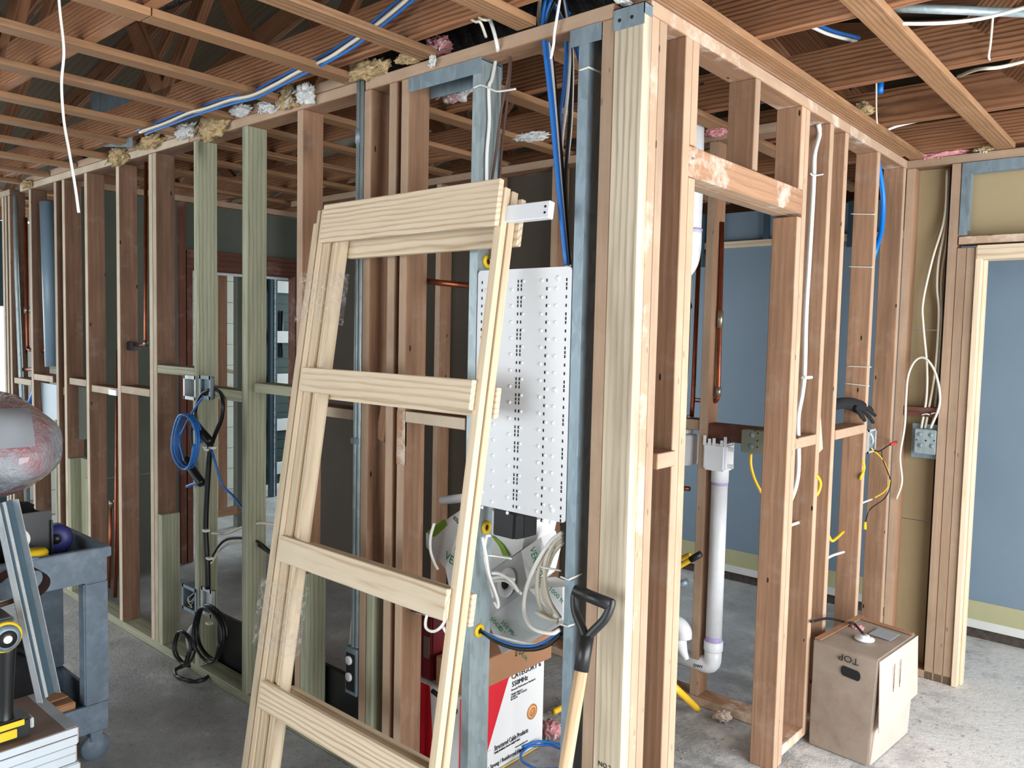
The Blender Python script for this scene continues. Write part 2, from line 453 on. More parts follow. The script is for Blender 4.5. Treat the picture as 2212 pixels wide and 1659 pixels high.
def wrap_mat():
    s = N('plastic_wrapped_bale'); tc = s.n('ShaderNodeTexCoord')
    nz = s.noise(tc.outputs['Object'], 3.2, 5, 0.6); n2 = s.noise(tc.outputs['Object'], 22, 5, 0.7)
    c = s.ramp(nz, [(0.30, srgb(96, 100, 108)), (0.45, srgb(150, 156, 162)), (0.56, srgb(158, 112, 118)), (0.66, srgb(196, 200, 206))])
    s.l(c, s.b.inputs['Base Color']); s.b.inputs['Roughness'].default_value = 0.2; s.b.inputs['Coat Weight'].default_value = 0.6
    s.bump(n2, 0.7, 0.03); return s.m
WRAP = wrap_mat()
def concrete():
    s = N('dusty_concrete'); tc = s.n('ShaderNodeTexCoord'); P = tc.outputs['Object']
    a = s.noise(P, 0.8, 6, 0.62); b = s.noise(P, 5, 7, 0.68); c = s.noise(P, 38, 5, 0.65); d = s.noise(P, 160, 2, 0.5)
    col = s.ramp(s.math('ADD', s.math('MULTIPLY', a, 0.55), s.math('MULTIPLY', b, 0.45)), [(0.34, srgb(128, 131, 132)), (0.5, srgb(158, 161, 162)), (0.62, srgb(182, 184, 183))])
    sx = s.n('ShaderNodeSeparateXYZ'); s.l(P, sx.inputs[0])
    # pale gypsum dust by the right hand doorway, paled further to paint in daylight
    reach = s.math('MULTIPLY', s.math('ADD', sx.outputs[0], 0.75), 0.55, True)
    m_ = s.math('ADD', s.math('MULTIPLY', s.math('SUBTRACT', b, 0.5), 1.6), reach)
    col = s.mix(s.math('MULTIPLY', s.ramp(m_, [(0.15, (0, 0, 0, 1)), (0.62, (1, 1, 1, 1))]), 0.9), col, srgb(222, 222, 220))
    col = s.mix(s.ramp(c, [(0.30, (0.5, 0.5, 0.5, 1)), (0.44, (0, 0, 0, 1))]), col, srgb(98, 96, 92))
    col = s.mix(s.ramp(d, [(0.68, (0, 0, 0, 1)), (0.75, (0.8, 0.8, 0.8, 1))]), col, srgb(212, 208, 202))
    s.l(col, s.b.inputs['Base Color']); s.b.inputs['Roughness'].default_value = 0.62
    s.bump(s.math('ADD', s.math('ADD', s.math('MULTIPLY', b, 0.6), s.math('MULTIPLY', c, 0.35)), s.math('MULTIPLY', d, 0.12)), 0.5, 0.02)
    return s.m
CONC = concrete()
def drywall(name, col, col2, amt=0.4, rough=0.85):
    s = N(name); tc = s.n('ShaderNodeTexCoord'); P = tc.outputs['Object']
    a = s.noise(P, 1.6, 6, 0.65); b = s.noise(P, 90, 2, 0.5)
    c = s.mix(s.math('MULTIPLY', s.ramp(a, [(0.40, (0, 0, 0, 1)), (0.64, (1, 1, 1, 1))]), amt), col, col2)
    s.l(c, s.b.inputs['Base Color']); s.b.inputs['Roughness'].default_value = rough
    s.bump(b, 0.08, 0.002); return s.m
BLUEW = drywall('slate_blue_paint', srgb(112, 131, 146), srgb(122, 141, 155), 0.5, 0.55)
TANB = drywall('tan_gypsum_back', srgb(160, 144, 110), srgb(142, 126, 96), 0.7)
GREYB = drywall('grey_green_gypsum', srgb(96, 100, 90), srgb(82, 86, 76), 0.6)
DARKB = drywall('shade_toned_board', srgb(72, 64, 54), srgb(58, 50, 42), 0.6)  # dimness of the inner room put into the board colour
CREAMW = drywall('cream_band', srgb(166, 164, 126), srgb(184, 180, 150), 0.5)
WHITEW = drywall('white_plaster', srgb(206, 208, 204), srgb(180, 180, 174), 0.5)
BLOCKW = drywall('white_painted_block', srgb(214, 216, 206), srgb(184, 182, 168), 0.5)
OUTW = drywall('unpainted_wall', srgb(196, 194, 188), srgb(180, 176, 168), 0.4)
PLYD = wood('roof_plywood', srgb(70, 60, 46), srgb(98, 84, 62), srgb(116, 100, 76), ring=8, knot=0.1, contrast=0.4, jitter=0.05)
GREENS = plain('dark_green_siding', srgb(44, 66, 66), rough=0.5, var=0.08)
STEELB = plain('blue_grey_steel', srgb(62, 84, 96), rough=0.45, metal=0.3, var=0.1)
BLUEBOX = plain('blue_nonmetal_box', srgb(118, 124, 104), rough=0.5, var=0.1)
ASH = wood('ash_handle', srgb(170, 132, 92), srgb(208, 176, 134), srgb(226, 198, 158), ring=22, knot=0.0, stain=0.25, contrast=0.5, jitter=0.02, rough=0.5)
# ================================================================== the setting
def slab(name, mat, x0, x1, y0, y1, z0, z1, label, parent=None):
    o = boxes(name, mat, parent, [(x0, x1, y0, y1, z0, z1)])
    if parent is None: o['kind'] = 'structure'; o['label'] = label
    return o
def floor_mesh():
    """slab with a gently uneven, dusty surface"""
    bm = bmesh.new()
    xs = [-8 + i * 0.25 for i in range(50)]; ys = [-5.5 + j * 0.25 for j in range(42)]
    g = [[bm.verts.new((x, y, -0.002 + 0.002 * noise.noise(Vector((x * 1.7, y * 1.7, 0))))) for y in ys] for x in xs]
    for i in range(len(xs) - 1):
        for j in range(len(ys) - 1):
            bm.faces.new((g[i][j], g[i + 1][j], g[i + 1][j + 1], g[i][j + 1]))
    return mesh_of(bm, True)
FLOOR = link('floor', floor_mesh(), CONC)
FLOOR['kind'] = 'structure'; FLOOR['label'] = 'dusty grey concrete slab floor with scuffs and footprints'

ZT = 2.36            # underside of the top plates
ZP = 2.398           # top of the plates, underside of the furring strips
ZJ = 2.420           # underside of the joists
T = 0.038; D = 0.089 # a two by four

# ------------------------------------------------------------------ ceiling: joists, furring strips, roof trusses and deck
CEIL = structure('ceiling', 'open ceiling of brown joists and furring strips under a dark roof')
for yj in (-4.32, -3.72, -3.12, -2.52, -1.92, -1.32, -0.72, -0.12, 0.49, 1.085, 1.675, 2.28, 2.9, 3.5):
    lumber('joist', JOIST, CEIL, -7.6, 3.8, yj, yj + T, ZJ, ZJ + 0.14)
    k = 0
    for x0, x1, zb in ((-6.6, -5.7, 2.95), (-5.7, -4.6, 3.3), (-4.6, -3.5, 3.3), (-3.1, -2.3, 3.55), (-2.3, -1.3, 3.55), (-0.9, -0.1, 3.5), (0.5, 1.2, 3.35), (1.2, 2.2, 3.0)):
        k += 1
        a, b = ((x0, yj + T / 2, ZJ + 0.1), (x1, yj + T / 2, zb))
        if k % 2 == 0: a, b = ((x0, yj + T / 2, zb), (x1, yj + T / 2, ZJ + 0.1))
        board('truss_web', JOIST, CEIL, a, b, 0.089, T, (0, 0, 1))
    for s in (-1, 1):
        board('rafter', JOIST, CEIL, (-1.9, yj + T / 2, 3.72), (-1.9 + s * 5.8, yj + T / 2, 2.56), 0.14, T, (0, 0, 1))
for xs in (0.012, 0.355, 0.76, 1.16, 1.56, 1.96, 2.36, 2.76):
    lumber('furring_strip', STRIP, CEIL, xs, xs + (0.056 if xs < 0.1 else 0.072), -4.8 if xs > 0.1 else 0.02, 2.285, ZP, ZJ)
for xs in (-0.405, -0.80, -1.19, -1.60, -1.985, -2.41, -2.80, -3.20, -3.60, -4.00, -4.40, -4.80, -5.20, -5.60):
    y1 = -0.006
    if xs == -1.19:
        lumber('furring_strip', STRIP, CEIL, xs, xs + 0.07, -4.8, -0.70, ZP, ZJ)
        lumber('furring_strip', STRIP, CEIL, xs + 0.004, xs + 0.074, -0.698, y1, ZP, ZJ)
    else:
        lumber('furring_strip', STRIP, CEIL, xs, xs + 0.07, -4.8, y1, ZP, ZJ)
for xs in (-0.47, -0.87, -1.27, -1.67, -2.07, -2.47, -2.87, -3.27, -3.67):   # strips over the room behind the left wall
    lumber('furring_strip', STRIP, CEIL, xs, xs + 0.07, 0.10, 2.95, ZP, ZJ)
for xs in (-4.3, -4.7, -5.1, -5.5):
    lumber('furring_strip', STRIP, CEIL, xs, xs + 0.07, 0.10, 3.9, ZP, ZJ)
for s in (-1, 1):
    board('roof_deck', PLYD, CEIL, (-1.9, -0.4, 3.83), (-1.9 + s * 6.1, -0.4, 2.60), 10.2, 0.02, (0, 1, 0), bev=0)
for yy in (-5.4, 4.45):
    prism('gable_end', PLYD, CEIL, [(-8, 2.0), (4.3, 2.0), (4.3, 2.6), (-1.9, 3.85), (-8, 2.6)], 0.03, basis((0, yy, 0), (1, 0, 0), (0, 0, 1)))

# ------------------------------------------------------------------ left wall (runs to the left from the near corner)
WL = structure('wall_left', 'stripped stud wall of old brown and new green studs')
def stud_a(x, z0=0.038, z1=ZT, mat=OLD, name='stud', y0=0.0, w=T):
    return lumber(name, mat, WL, x, x + w, y0, y0 + D, z0, z1)
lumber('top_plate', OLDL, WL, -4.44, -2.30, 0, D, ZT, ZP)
lumber('top_plate', OLD, WL, -2.298, -1.125, 0, D, ZT, ZP)
lumber('top_plate', OLD, WL, -1.083, -0.086, 0, D, ZT, ZP)
lumber('top_plate', OLD, WL, -4.44, -1.125, 0.0, D, ZP + 0.001, ZJ + 0.016)
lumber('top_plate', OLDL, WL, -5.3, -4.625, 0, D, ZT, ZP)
lumber('bottom_plate', TREAT, WL, -5.0, -0.20, 0, D, 0.0, 0.038)
lumber('bottom_plate', OLD, WL, -0.19, 0.0, 0.04, D, 0.0, 0.038)
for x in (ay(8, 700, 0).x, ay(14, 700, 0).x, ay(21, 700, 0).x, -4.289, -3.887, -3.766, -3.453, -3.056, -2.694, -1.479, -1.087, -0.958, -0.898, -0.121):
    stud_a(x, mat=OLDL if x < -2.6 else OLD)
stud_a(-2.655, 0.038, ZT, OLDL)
stud_a(-2.261, mat=TREAT); stud_a(-1.863, mat=TREAT)
stud_a(-2.617, 0.038, 0.665, TREAT, 'trimmer'); stud_a(-1.441, 0.038, 0.64, TREAT, 'trimmer'); stud_a(-1.047, 0.038, 0.66, TREAT, 'trimmer')
stud_a(-3.93, 0.038, 1.0, TREAT, 'trimmer', w=0.03); stud_a(-3.728, 0.038, 0.80, TREAT, 'trimmer', w=0.03); stud_a(-3.485, 0.038, 0.72, TREAT, 'trimmer', w=0.03)
lumber('patch_board', TREAT, WL, -3.70, -3.49, 0.058, 0.08, 0.04, 0.80)
# the new light stud that stands flat in the corner, capped with a steel shoe
lumber('corner_stud', PINEG, WL, -0.083, 0.004, 0.0, T, 0.0, 2.372)
boxes('steel_shoe', GALVD, WL, [(-0.085, 0.006, -0.0025, -0.0005, 2.325, 2.378), (-0.085, 0.006, -0.0025, 0.036, 2.376, 2.378), (0.004, 0.006, -0.0025, 0.036, 2.35, 2.378)])
for x in (-0.066, -0.03):
    lathe('screw_head', HOLE, WL, [(0.005, 0), (0.004, 0.002)], basis((x, -0.0027, 2.348), (1, 0, 0), (0, 0, 1)), 10)
def channel(name, mat, x, z0, z1, face=0.032, depth=D, t=0.0016):
    """steel C stud, web toward +x"""
    return boxes(name, mat, WL, [(x, x + face, 0, t, z0, z1), (x, x + face, depth - t, depth, z0, z1), (x + face - t, x + face, t, depth - t, z0, z1),
                                 (x, x + t, t, 0.009, z0, z1), (x, x + t, depth - 0.009, depth - t, z0, z1)])
channel('metal_stud', GALV, -0.579, 0.005, 2.352)
channel('metal_stud', GALVD, -0.193, 0.005, 2.352)
def track(name, x0, x1, z):
    return boxes(name, GALVD, WL, [(x0, x1, -0.002, 0, z - 0.045, z), (x0, x1, D, D + 0.002, z - 0.045, z), (x0, x1, 0, D, z - 0.0015, z)])
track('metal_track', -0.862, -0.545, ZT - 0.001); track('metal_track', -0.222, -0.122, ZT - 0.001)
boxes('metal_track', GALVD, WL, [(-0.62, -0.50, -0.002, 0, 0, 0.03), (-0.62, -0.50, D, D + .002, 0, .03), (-0.62, -0.50, 0, D, 0, .0015)])
boxes('metal_track', GALVD, WL, [(-0.23, -0.14, -0.002, 0, 0, 0.03), (-0.23, -0.14, 0, D, 0, .0015)])
# blocking
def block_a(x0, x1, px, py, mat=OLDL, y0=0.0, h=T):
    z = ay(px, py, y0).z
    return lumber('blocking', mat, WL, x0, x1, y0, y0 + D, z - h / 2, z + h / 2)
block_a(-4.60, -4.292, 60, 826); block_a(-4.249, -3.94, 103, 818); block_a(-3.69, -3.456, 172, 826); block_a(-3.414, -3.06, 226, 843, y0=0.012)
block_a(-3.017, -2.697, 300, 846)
block_a(-2.615, -2.264, 384, 801, TREAT); block_a(-2.222, -1.866, 490, 853, TREAT, h=0.045); block_a(-1.824, -1.482, 590, 842, TREAT, y0=0.03)
block_a(-1.44, -1.125, 750, 895); block_a(-0.859, -0.585, 970, 912)
board('scrap_shim', OLD, WL, ay(842, 850, 0.05), ay(822, 950, 0.05), 0.05, 0.015, (1, 0, 0))
board('scrap_shim', OLD, WL, ay(144, 840, 0.03), ay(136, 850, 0.03), 0.04, 0.012, (1, 0, 0))
lumber('plaster_key_block', OLDP, WL, -0.90, -0.86, -0.001, 0.01, 1.12, 1.30)

# ------------------------------------------------------------------ right wall (runs back from the near corner, doorway header in it)
WR = structure('wall_right', 'stripped brown stud wall with a doorway header')
def stud_b(y, z0=0.038, z1=ZT, mat=OLD, name='stud', w=T, x1=0.0):
    return lumber(name, mat, WR, x1 - D, x1, y, y + w, z0, z1)
lumber('top_plate', OLDP, WR, -D, 0.0, 0.040, 2.285, ZT, ZP)
lumber('top_plate', OLD, WR, -D, 0.008, 0.040, 2.20, ZP + 0.001, ZJ + 0.016)
for y, m in ((0.043, OLDP), (0.081, OLD), (0.216, OLD), (1.297, OLD), (1.458, OLD), (1.855, OLD), (2.24, OLD)):
    stud_b(y, 0.038, ZT, m)
stud_b(1.060, 0.0, ZT)
stud_b(0.254, 0.0, 1.995, name='trimmer'); stud_b(1.021, 0.0, 1.985, name='trimmer')
stud_b(0.254, 2.082, ZT, name='cripple'); stud_b(0.650, 2.082, ZT, name='cripple'); stud_b(1.021, 2.078, ZT, name='cripple')
lumber('header', OLDP, WR, -0.041, 0.0, 0.2545, 1.0595, 1.997, 2.08)
lumber('header', OLD, WR, -0.089, -0.043, 0.2545, 1.0595, 1.993, 2.075)
lumber('bottom_plate', OLDP, WR, -D, 0.0, 0.04, 0.253, 0.0, 0.038)
board('bottom_plate', OLDP, WR, (-0.046, 1.10, 0.045), (-0.046, 2.28, 0.022), D, T, (1, 0, 0))
lumber('blocking', OLD, WR, -0.089, 0.0, 1.099, 1.296, 1.165, 1.205)
lumber('blocking', OLD, WR, -0.085, 0.003, 1.497, 1.854, 1.165, 1.204)
lumber('blocking', OLD, WR, -0.07, 0.012, 0.120, 0.215, 1.205, 1.248)
board('scrap_shim', PINE, WR, ax(1762, 850, -0.02), ax(1770, 975, -0.02), 0.05, 0.010, (0, 1, 0))

# ------------------------------------------------------------------ end wall with the cased doorway
WE = structure('wall_end', 'stripped end wall with a pine cased doorway')
YE = 2.29
lumber('top_plate', OLD, WE, -0.088, 2.4, YE, YE + D, ZT, ZP)
lumber('stud', OLD, WE, -0.002, 0.036, YE + 0.002, YE + D, 0.038, ZT)
for x in (0.186, 0.225, 0.2635):
    lumber('stud', OLD, WE, x, x + T, YE, YE + D, 0.0, ZT if x < 0.2 else 1.985)
lumber('header', OLDP, WE, 0.228, 2.0, YE, YE + D, 2.0, 2.035)
lumber('door_jamb', PINE, WE, 0.302, 0.326, YE - 0.012, YE + 0.10, 0.0, 1.985)
lumber('door_head', PINE, WE, 0.306, 1.20, YE - 0.014, YE + 0.10, 1.93, 1.992)
lumber('door_stop', PINE, WE, 0.326, 0.338, YE + 0.03, YE + 0.07, 0.0, 1.93)
boxes('gypsum_back', TANB, WE, [(0.036, 0.186, YE + 0.080, YE + 0.092, 1.62, 2.36), (0.036, 0.186, YE + 0.080, YE + 0.092, 0.72, 1.617), (0.036, 0.186, YE + 0.080, YE + 0.092, 0.0, 0.717)])
boxes('gypsum_back', TANB, WE, [(0.228, 2.0, YE + 0.080, YE + 0.092, 2.037, 2.36)])
boxes('metal_frame', GALVD, WE, [(0.228, 2.0, YE - 0.002, YE + 0.0, 2.315, 2.358), (0.228, 0.262, YE, YE + 0.002, 2.04, 2.315), (0.262, 0.264, YE, YE + 0.05, 2.06, 2.315), (0.262, 2.0, YE + 0.0, YE + 0.05, 2.311, 2.315)])
lumber('blocking', DARKW, WE, 0.037, 0.185, YE + 0.004, YE + 0.05, 1.218, 1.262)
lumber('bottom_plate', OLD, WE, -0.08, 0.30, YE, YE + D, 0.0, 0.037)
boxes('wall_return', BLUEW, WE, [(1.95, 2.0, YE, 3.0, 0, 2.36)])

# ------------------------------------------------------------------ inner partition with the laundry plumbing
WI = structure('wall_inner', 'brown stud partition behind the doorway')
YC = 1.30
XI = ay(655, 700, YC + 0.1).x
lumber('top_plate', OLD, WI, XI, -0.09, YC, YC + D, ZT, ZP)
lumber('bottom_plate', OLDP, WI, XI, -0.09, YC, YC + D, 0.0, 0.038)
for x in (-0.49, -0.90, -1.31, -1.71, -2.11):
    if x == -0.49:
        lumber('stud', OLD, WI, x, x + T, YC, YC + D, 0.038, ZT)
    else:
        lumber('stud', OLD, WI, x, x + T, YC, YC + D, 0.038, ZT)
lumber('blocking', DARKW, WI, -0.45, -0.09, YC + 0.01, YC + 0.07, 1.135, 1.205)
lumber('blocking', OLD, WI, -0.86, -0.49, YC + 0.01, YC + 0.09, 1.17, 1.215)
boxes('gypsum_board', DARKB, WI, [(XI, -0.62, YC + 0.09, YC + 0.102, 0.0, 2.36)])

# ------------------------------------------------------------------ blue wall at the back, seen through both doorways
WB = boxes('wall_back', BLUEW, None, [(-2.6, 2.0, 3.04, 3.06, 0.12, 2.17), (-2.6, 2.0, 3.06, 3.08, 2.17, 2.36)])
WB['kind'] = 'structure'; WB['label'] = 'slate blue painted wall with a bare strip along its foot'
boxes('cream_strip', CREAMW, WB, [(-2.6, 2.0, 3.036, 3.04, 0.10, 0.20)])
boxes('skim_edge', WHITEW, WB, [(-2.6, 2.0, 3.034, 3.05, 0.055, 0.10)])
boxes('rubble_gap', RUBBLE, WB, [(-2.6, 2.0, 3.05, 3.13, -0.01, 0.055)])
lumber('ledger_strip', PINE, WB, -2.6, 0.1, 3.018, 3.038, 2.135, 2.175)
boxes('metal_frame', STEELB, WB, [(-1.47, -1.40, 3.0, 3.03, 2.02, 2.36), (-1.38, -1.34, 3.01, 3.03, 2.10, 2.36), (-0.5, -0.46, 3.01, 3.03, 2.10, 2.36)])
for x in (-1.9, -1.0, -0.2):
    boxes('metal_frame', STEELB, WB, [(x, x + 0.03, 3.0, 3.035, 2.176, 2.36)])

# ------------------------------------------------------------------ cross wall at the far left of the inner room, with its doorway
WX = structure('wall_cross', 'dim cross wall with grey boards and a bright doorway')
XC = -3.9
yo0, yo1 = 0.83, 1.60
lumber('top_plate', OLD, WX, XC - D, XC, 0.10, 3.0, ZT, ZP)
lumber('header', DARKW, WX, XC - 0.04, XC, yo0 - 0.04, yo1 + 0.2, 1.94, 2.06)
lumber('header', DARKW, WX, XC - D, XC - 0.045, yo0 - 0.04, yo1 + 0.2, 1.93, 2.04)
for y in (yo0 - 0.04, yo0 - 0.085, yo1, 1.98, 2.4):
    lumber('stud', DARKW, WX, XC - D, XC, y, y + T, 0.0, ZT if y < yo0 - 0.06 or y > yo1 else 1.94)
boxes('gypsum_board', GREYB, WX, [(XC - 0.05, XC - 0.038, 0.10, yo0 - 0.09, 0.62, 2.358), (XC - 0.05, XC - 0.038, 0.10, yo0 - 0.09, 0.0, 0.617)])
boxes('gypsum_board', GREYB, WX, [(XC - 0.05, XC - 0.038, yo0 - 0.04, 3.0, 2.065, 2.358), (XC - 0.05, XC - 0.038, yo1 + 0.04, 3.0, 0.0, 2.06)])
boxes('white_casing', WPAINT, WX, [(XC - 0.12, XC - 0.09, yo0 - 0.005, yo0 + 0.02, 0, 1.93), (XC - 0.12, XC - 0.09, yo0, yo1, 1.915, 1.935)])

# beyond that doorway: painted block wall, a steel post and the louvred window with pale slats
WF = structure('wall_far', 'white painted block wall beyond the doorway')
bh = 0.2
for k in range(12):
    boxes('block_course', BLOCKW, WF, [(-6.0, -5.96, 0.6, 2.62, k * bh + 0.002, (k + 1) * bh - 0.002)])
boxes('mortar', WHITEW, WF, [(-6.02, -5.985, 0.6, 2.62, 0, 2.4)])
xp = -4.55
lumber('stud', OLD, WX, xp - 0.06, xp, ax(471, 700, xp).y, ax(491, 700, xp).y, 0.16, 2.36)
boxes('post', GREYB, WX, [(xp - 0.06, xp, ax(513, 700, xp).y, ax(526, 700, xp).y, 0.0, 2.0)])
lumber('bottom_plate', OLD, WX, xp - 0.06, xp, ax(471, 700, xp).y, ax(526, 700, xp).y, 0.10, 0.16)
board('shelf_board', PINE, WX, ax(470, 797, -5.0), ax(516, 806, -5.0), 0.03, 0.05, (0, 0, 1))
W1 = structure('window_1', 'louvred window with pale slats and dark green siding behind')
xw = -5.4
def wy(px): return ax(px, 800, xw).y
yl, yr = wy(586), wy(652)
boxes('siding', GREENS, W1, [(xw - 0.06, xw - 0.05, yl - 0.2, yr + 0.3, 0.1, 2.3)])
for k in range(22):
    boxes('louvre', GREENS, W1, [(xw - 0.05, xw - 0.045, yl, yr + 0.2, 0.35 + k * 0.085, 0.35 + k * 0.085 + 0.078)])
for py in (620, 728, 820, 917, 1010):
    z = ax(615, py, xw).z
    lumber('pale_slat', PAPER, W1, xw - 0.03, xw - 0.005, wy(595), yr + 0.2, z - 0.055, z + 0.055)
lumber('steel_post', STEELB, W1, xw, xw + 0.04, wy(579), wy(594), 0.0, 2.1)
lumber('steel_post', CHROME, W1, xw + 0.041, xw + 0.046, wy(587), wy(589), 0.0, 2.1)
tube('rod', BLACK, W1, [ax(609, 672, xw - 0.03), ax(609, 772, xw - 0.03)], 0.012, smooth=False)

# ------------------------------------------------------------------ outer shell with the openings that let the daylight in
slab('wall_south', OUTW, -8.0, -4.0, -5.35, -5.2, 0, 2.42, 'plain wall behind the photographer')
slab('wall_south_pier', OUTW, 1.6, 4.2, -5.35, -5.2, 0, 2.42, 'plain wall pier behind the photographer')
slab('wall_east', OUTW, 2.85, 3.0, 1.95, 4.5, 0, 2.42, 'plain wall to the right out of view')
slab('wall_east_pier', OUTW, 2.85, 3.0, -5.3, -1.75, 0, 2.42, 'plain wall pier to the right out of view')
slab('wall_north', OUTW, -8.0, 4.2, 4.3, 4.45, 0, 2.6, 'outer wall behind the blue wall')
slab('wall_west', WHITEW, -6.75, -6.65, 0.62, 1.75, 0, 2.42, 'outer wall at the far left')
slab('wall_west_pier', WHITEW, -6.75, -6.65, 3.5, 4.5, 0, 2.42, 'outer wall pier at the far left')
slab('wall_west_end', WHITEW, -6.75, -6.65, -5.3, -1.5, 0, 2.42, 'outer wall left of the photographer')
W2 = boxes('window_2', STEELB, None, [(-6.75, -6.65, -1.5, 0.62, 1.72, 1.80), (-6.75, -6.65, -1.5, 0.62, 1.80, 2.42), (-6.75, -6.65, -1.5, 0.62, 0, 0.1)])
W2['kind'] = 'structure'; W2['label'] = 'overexposed glazed door at the left edge'
boxes('transom', STEELB, W2, [(-6.76, -6.64, -1.5, 0.62, 1.70, 1.73)])
# ================================================================== things
def slab_y(name, mat, parent, pix, Y, depth, bev=0.0):
    """outline read at depth plane Y, given real thickness going back"""
    p = [ay(x, y, Y) for x, y in pix]
    return prism(name, mat, parent, [(v.x, v.z) for v in p], -depth, basis((0, Y, 0), (1, 0, 0), (0, 0, 1)), bev)
def slab_x(name, mat, parent, pix, X, depth, bev=0.0):
    p = [ax(x, y, X) for x, y in pix]
    return prism(name, mat, parent, [(v.y, v.z) for v in p], -depth, basis((X, 0, 0), (0, 1, 0), (0, 0, 1)), bev)
def Y3(pts): return [ay(*p) for p in pts]
def X3(pts): return [ax(*p) for p in pts]
def cable(name, label, mat, pts, r, cat='cable', group=None, parent=None, seg=8, n=6):
    o = tube(name, mat, parent, pts, r, seg, True, n)
    if label: tag(o, label, cat, group)
    return o

# ------------------------------------------------------------------ pocket door frame kit leaning on the left wall
KL = 0.148
def FP(x, z, d=0.0):
    """point on the leaning frame: height z, depth d behind its front plane"""
    s = math.sqrt(1 + KL * KL)
    return Vector((x, -0.372 + KL * z + d / s, z - d * KL / s))
FR = thing('door_frame_kit', 'new pine ladder shaped door frame kit leaning on the left stud wall', 'door frame', (-0.77, -0.36, 0))
FN = Vector((0, 1, -KL)).normalized(); FU = Vector((0, KL, 1)).normalized()
def fstrip(name, x0, x1, z0, z1, d0, d1, mat=JAMB):
    a = FP((x0 + x1) / 2, z0, (d0 + d1) / 2); b = FP((x0 + x1) / 2, z1, (d0 + d1) / 2)
    return board(name, mat, FR, a, b, x1 - x0, d1 - d0, (1, 0, 0), 0.0015)
def frail(name, x0, x1, z0, z1, d0, d1, mat=PINE):
    a = FP(x0, (z0 + z1) / 2, (d0 + d1) / 2); b = FP(x1, (z0 + z1) / 2, (d0 + d1) / 2)
    return board(name, mat, FR, a, b, z1 - z0, d1 - d0, FU, 0.002)
fstrip('leg', -0.392, -0.366, 0.0, 1.955, 0.0, 0.022); fstrip('leg', -0.389, -0.360, 0.0, 1.95, 0.024, 0.048)
bx = -1.262
for i, (w, top, d0, d1, mt) in enumerate(((0.020, 1.925, 0.010, 0.045, JAMB), (0.011, 1.90, 0.006, 0.045, JAMB), (0.017, 1.965, 0.0, 0.045, JAMB), (0.013, 1.968, 0.004, 0.045, PINE),
                                      (0.021, 1.962, -0.002, 0.045, JAMB), (0.018, 1.95, 0.003, 0.045, PINE), (0.022, 1.945, 0.0, 0.045, JAMB), (0.024, 1.94, 0.012, 0.048, JAMB), (0.022, 1.93, 0.002, 0.047, PINE))):
    fstrip('jamb_strip', bx, bx + w - 0.001, 0.0, top, d0, d1, mt); bx += w
frail('head_board', -1.172, -0.372, 1.845, 1.975, -0.019, -0.001); frail('head_board', -1.10, -0.345, 1.805, 1.935, 0.049, 0.067)
for z0, z1 in ((1.348, 1.430), (0.792, 0.876), (0.318, 0.408)):
    frail('cross_rail', -1.172, -0.384, z0, z1, -0.019, -0.001); frail('cross_rail', -1.11, -0.352, z0 - 0.015, z1 - 0.012, 0.049, 0.067)
frail('header_rail', -1.08, -0.215, 1.862, 1.908, 0.012, 0.034, WPAINT)
for z in (1.876, 1.892):
    p = FP(-0.228, z, 0.0115)
    lathe('screw_hole', HOLE, FR, [(0.0035, 0), (0.0035, 0.001)], basis(p, (1, 0, 0), FU), 8)
def film(z0, z1):
    bm = bmesh.new()
    M = frame_matrix(FP(-1.172, z0, 0.02), FP(-1.172, z1, 0.02), (1, 0, 0))
    L = (FP(0, z1) - FP(0, z0)).length
    n = 40
    rows = []
    for j in range(13):
        row = []
        for k in range(n):
            t = k / n * 4; e = int(t); f = t - e
            c = [(-1, -1), (1, -1), (1, 1), (-1, 1), (-1, -1)]
            u = c[e][0] * (1 - f) + c[e + 1][0] * f; v = c[e][1] * (1 - f) + c[e + 1][1] * f
            jx = 1 + 0.03 * noise.noise(Vector((j * 0.9, k * 0.7, z0 * 5)))
            row.append(bm.verts.new(M @ Vector(((j / 12 - 0.5) * L, u * 0.0945 * jx, v * 0.032 * jx))))
        rows.append(row)
    for a, b in zip(rows, rows[1:]):
        for k in range(n):
            bm.faces.new((a[k], a[(k + 1) % n], b[(k + 1) % n], b[k]))
    fix(link('plastic_wrap', mesh_of(bm, True), FILM), FR)
film(1.58, 1.75); film(0.50, 0.72)

# ------------------------------------------------------------------ shovel leaning in the corner
SH = thing('shovel', 'shovel with black D grip and ash shaft leaning on the corner stud', 'shovel', (-0.1, -0.36, 0))
g0 = ay(1281, 1291, -0.075); g1 = ay(1221, 1659, -0.205)
ux = (g0 - g1).normalized()
lat = Vector((1, 0, 0)); lat = (lat - ux * lat.dot(ux)).normalized()
low = g1 - ux * (g1.z / ux.z) * 0.72
sock = g0 - ux * 0.145
Lsh = (sock - low).length
bm = bmesh.new(); add_tube(bm, [(-Lsh / 2, 0, 0), (0, 0, 0), (Lsh / 2, 0, 0)], 0.0165, 14)
so = link('shaft', mesh_of(bm, True), ASH); so.matrix_world = frame_matrix(low, sock, (1, 0, 0)); fix(so, SH)
tube('socket', BLACK, SH, [sock - ux * 0.035, sock + ux * 0.004, sock + ux * 0.05], 0.019, 12, False)
tube('grip', BLACK, SH, [g0 - lat * 0.056 + ux * 0.008, g0 + lat * 0.056 - ux * 0.008], 0.0165, 12, False)
for s in (-1, 1):
    tube('grip_arm', BLACK, SH, [sock + ux * 0.04, sock + ux * 0.062 + lat * s * 0.014, sock + ux * 0.10 + lat * s * 0.044, g0 + lat * s * 0.055 - ux * 0.012, g0 + lat * s * 0.054 + ux * 0.004], 0.0115, 10)
bl = low
wn = ux.cross(lat)
bm = bmesh.new()
grid = []
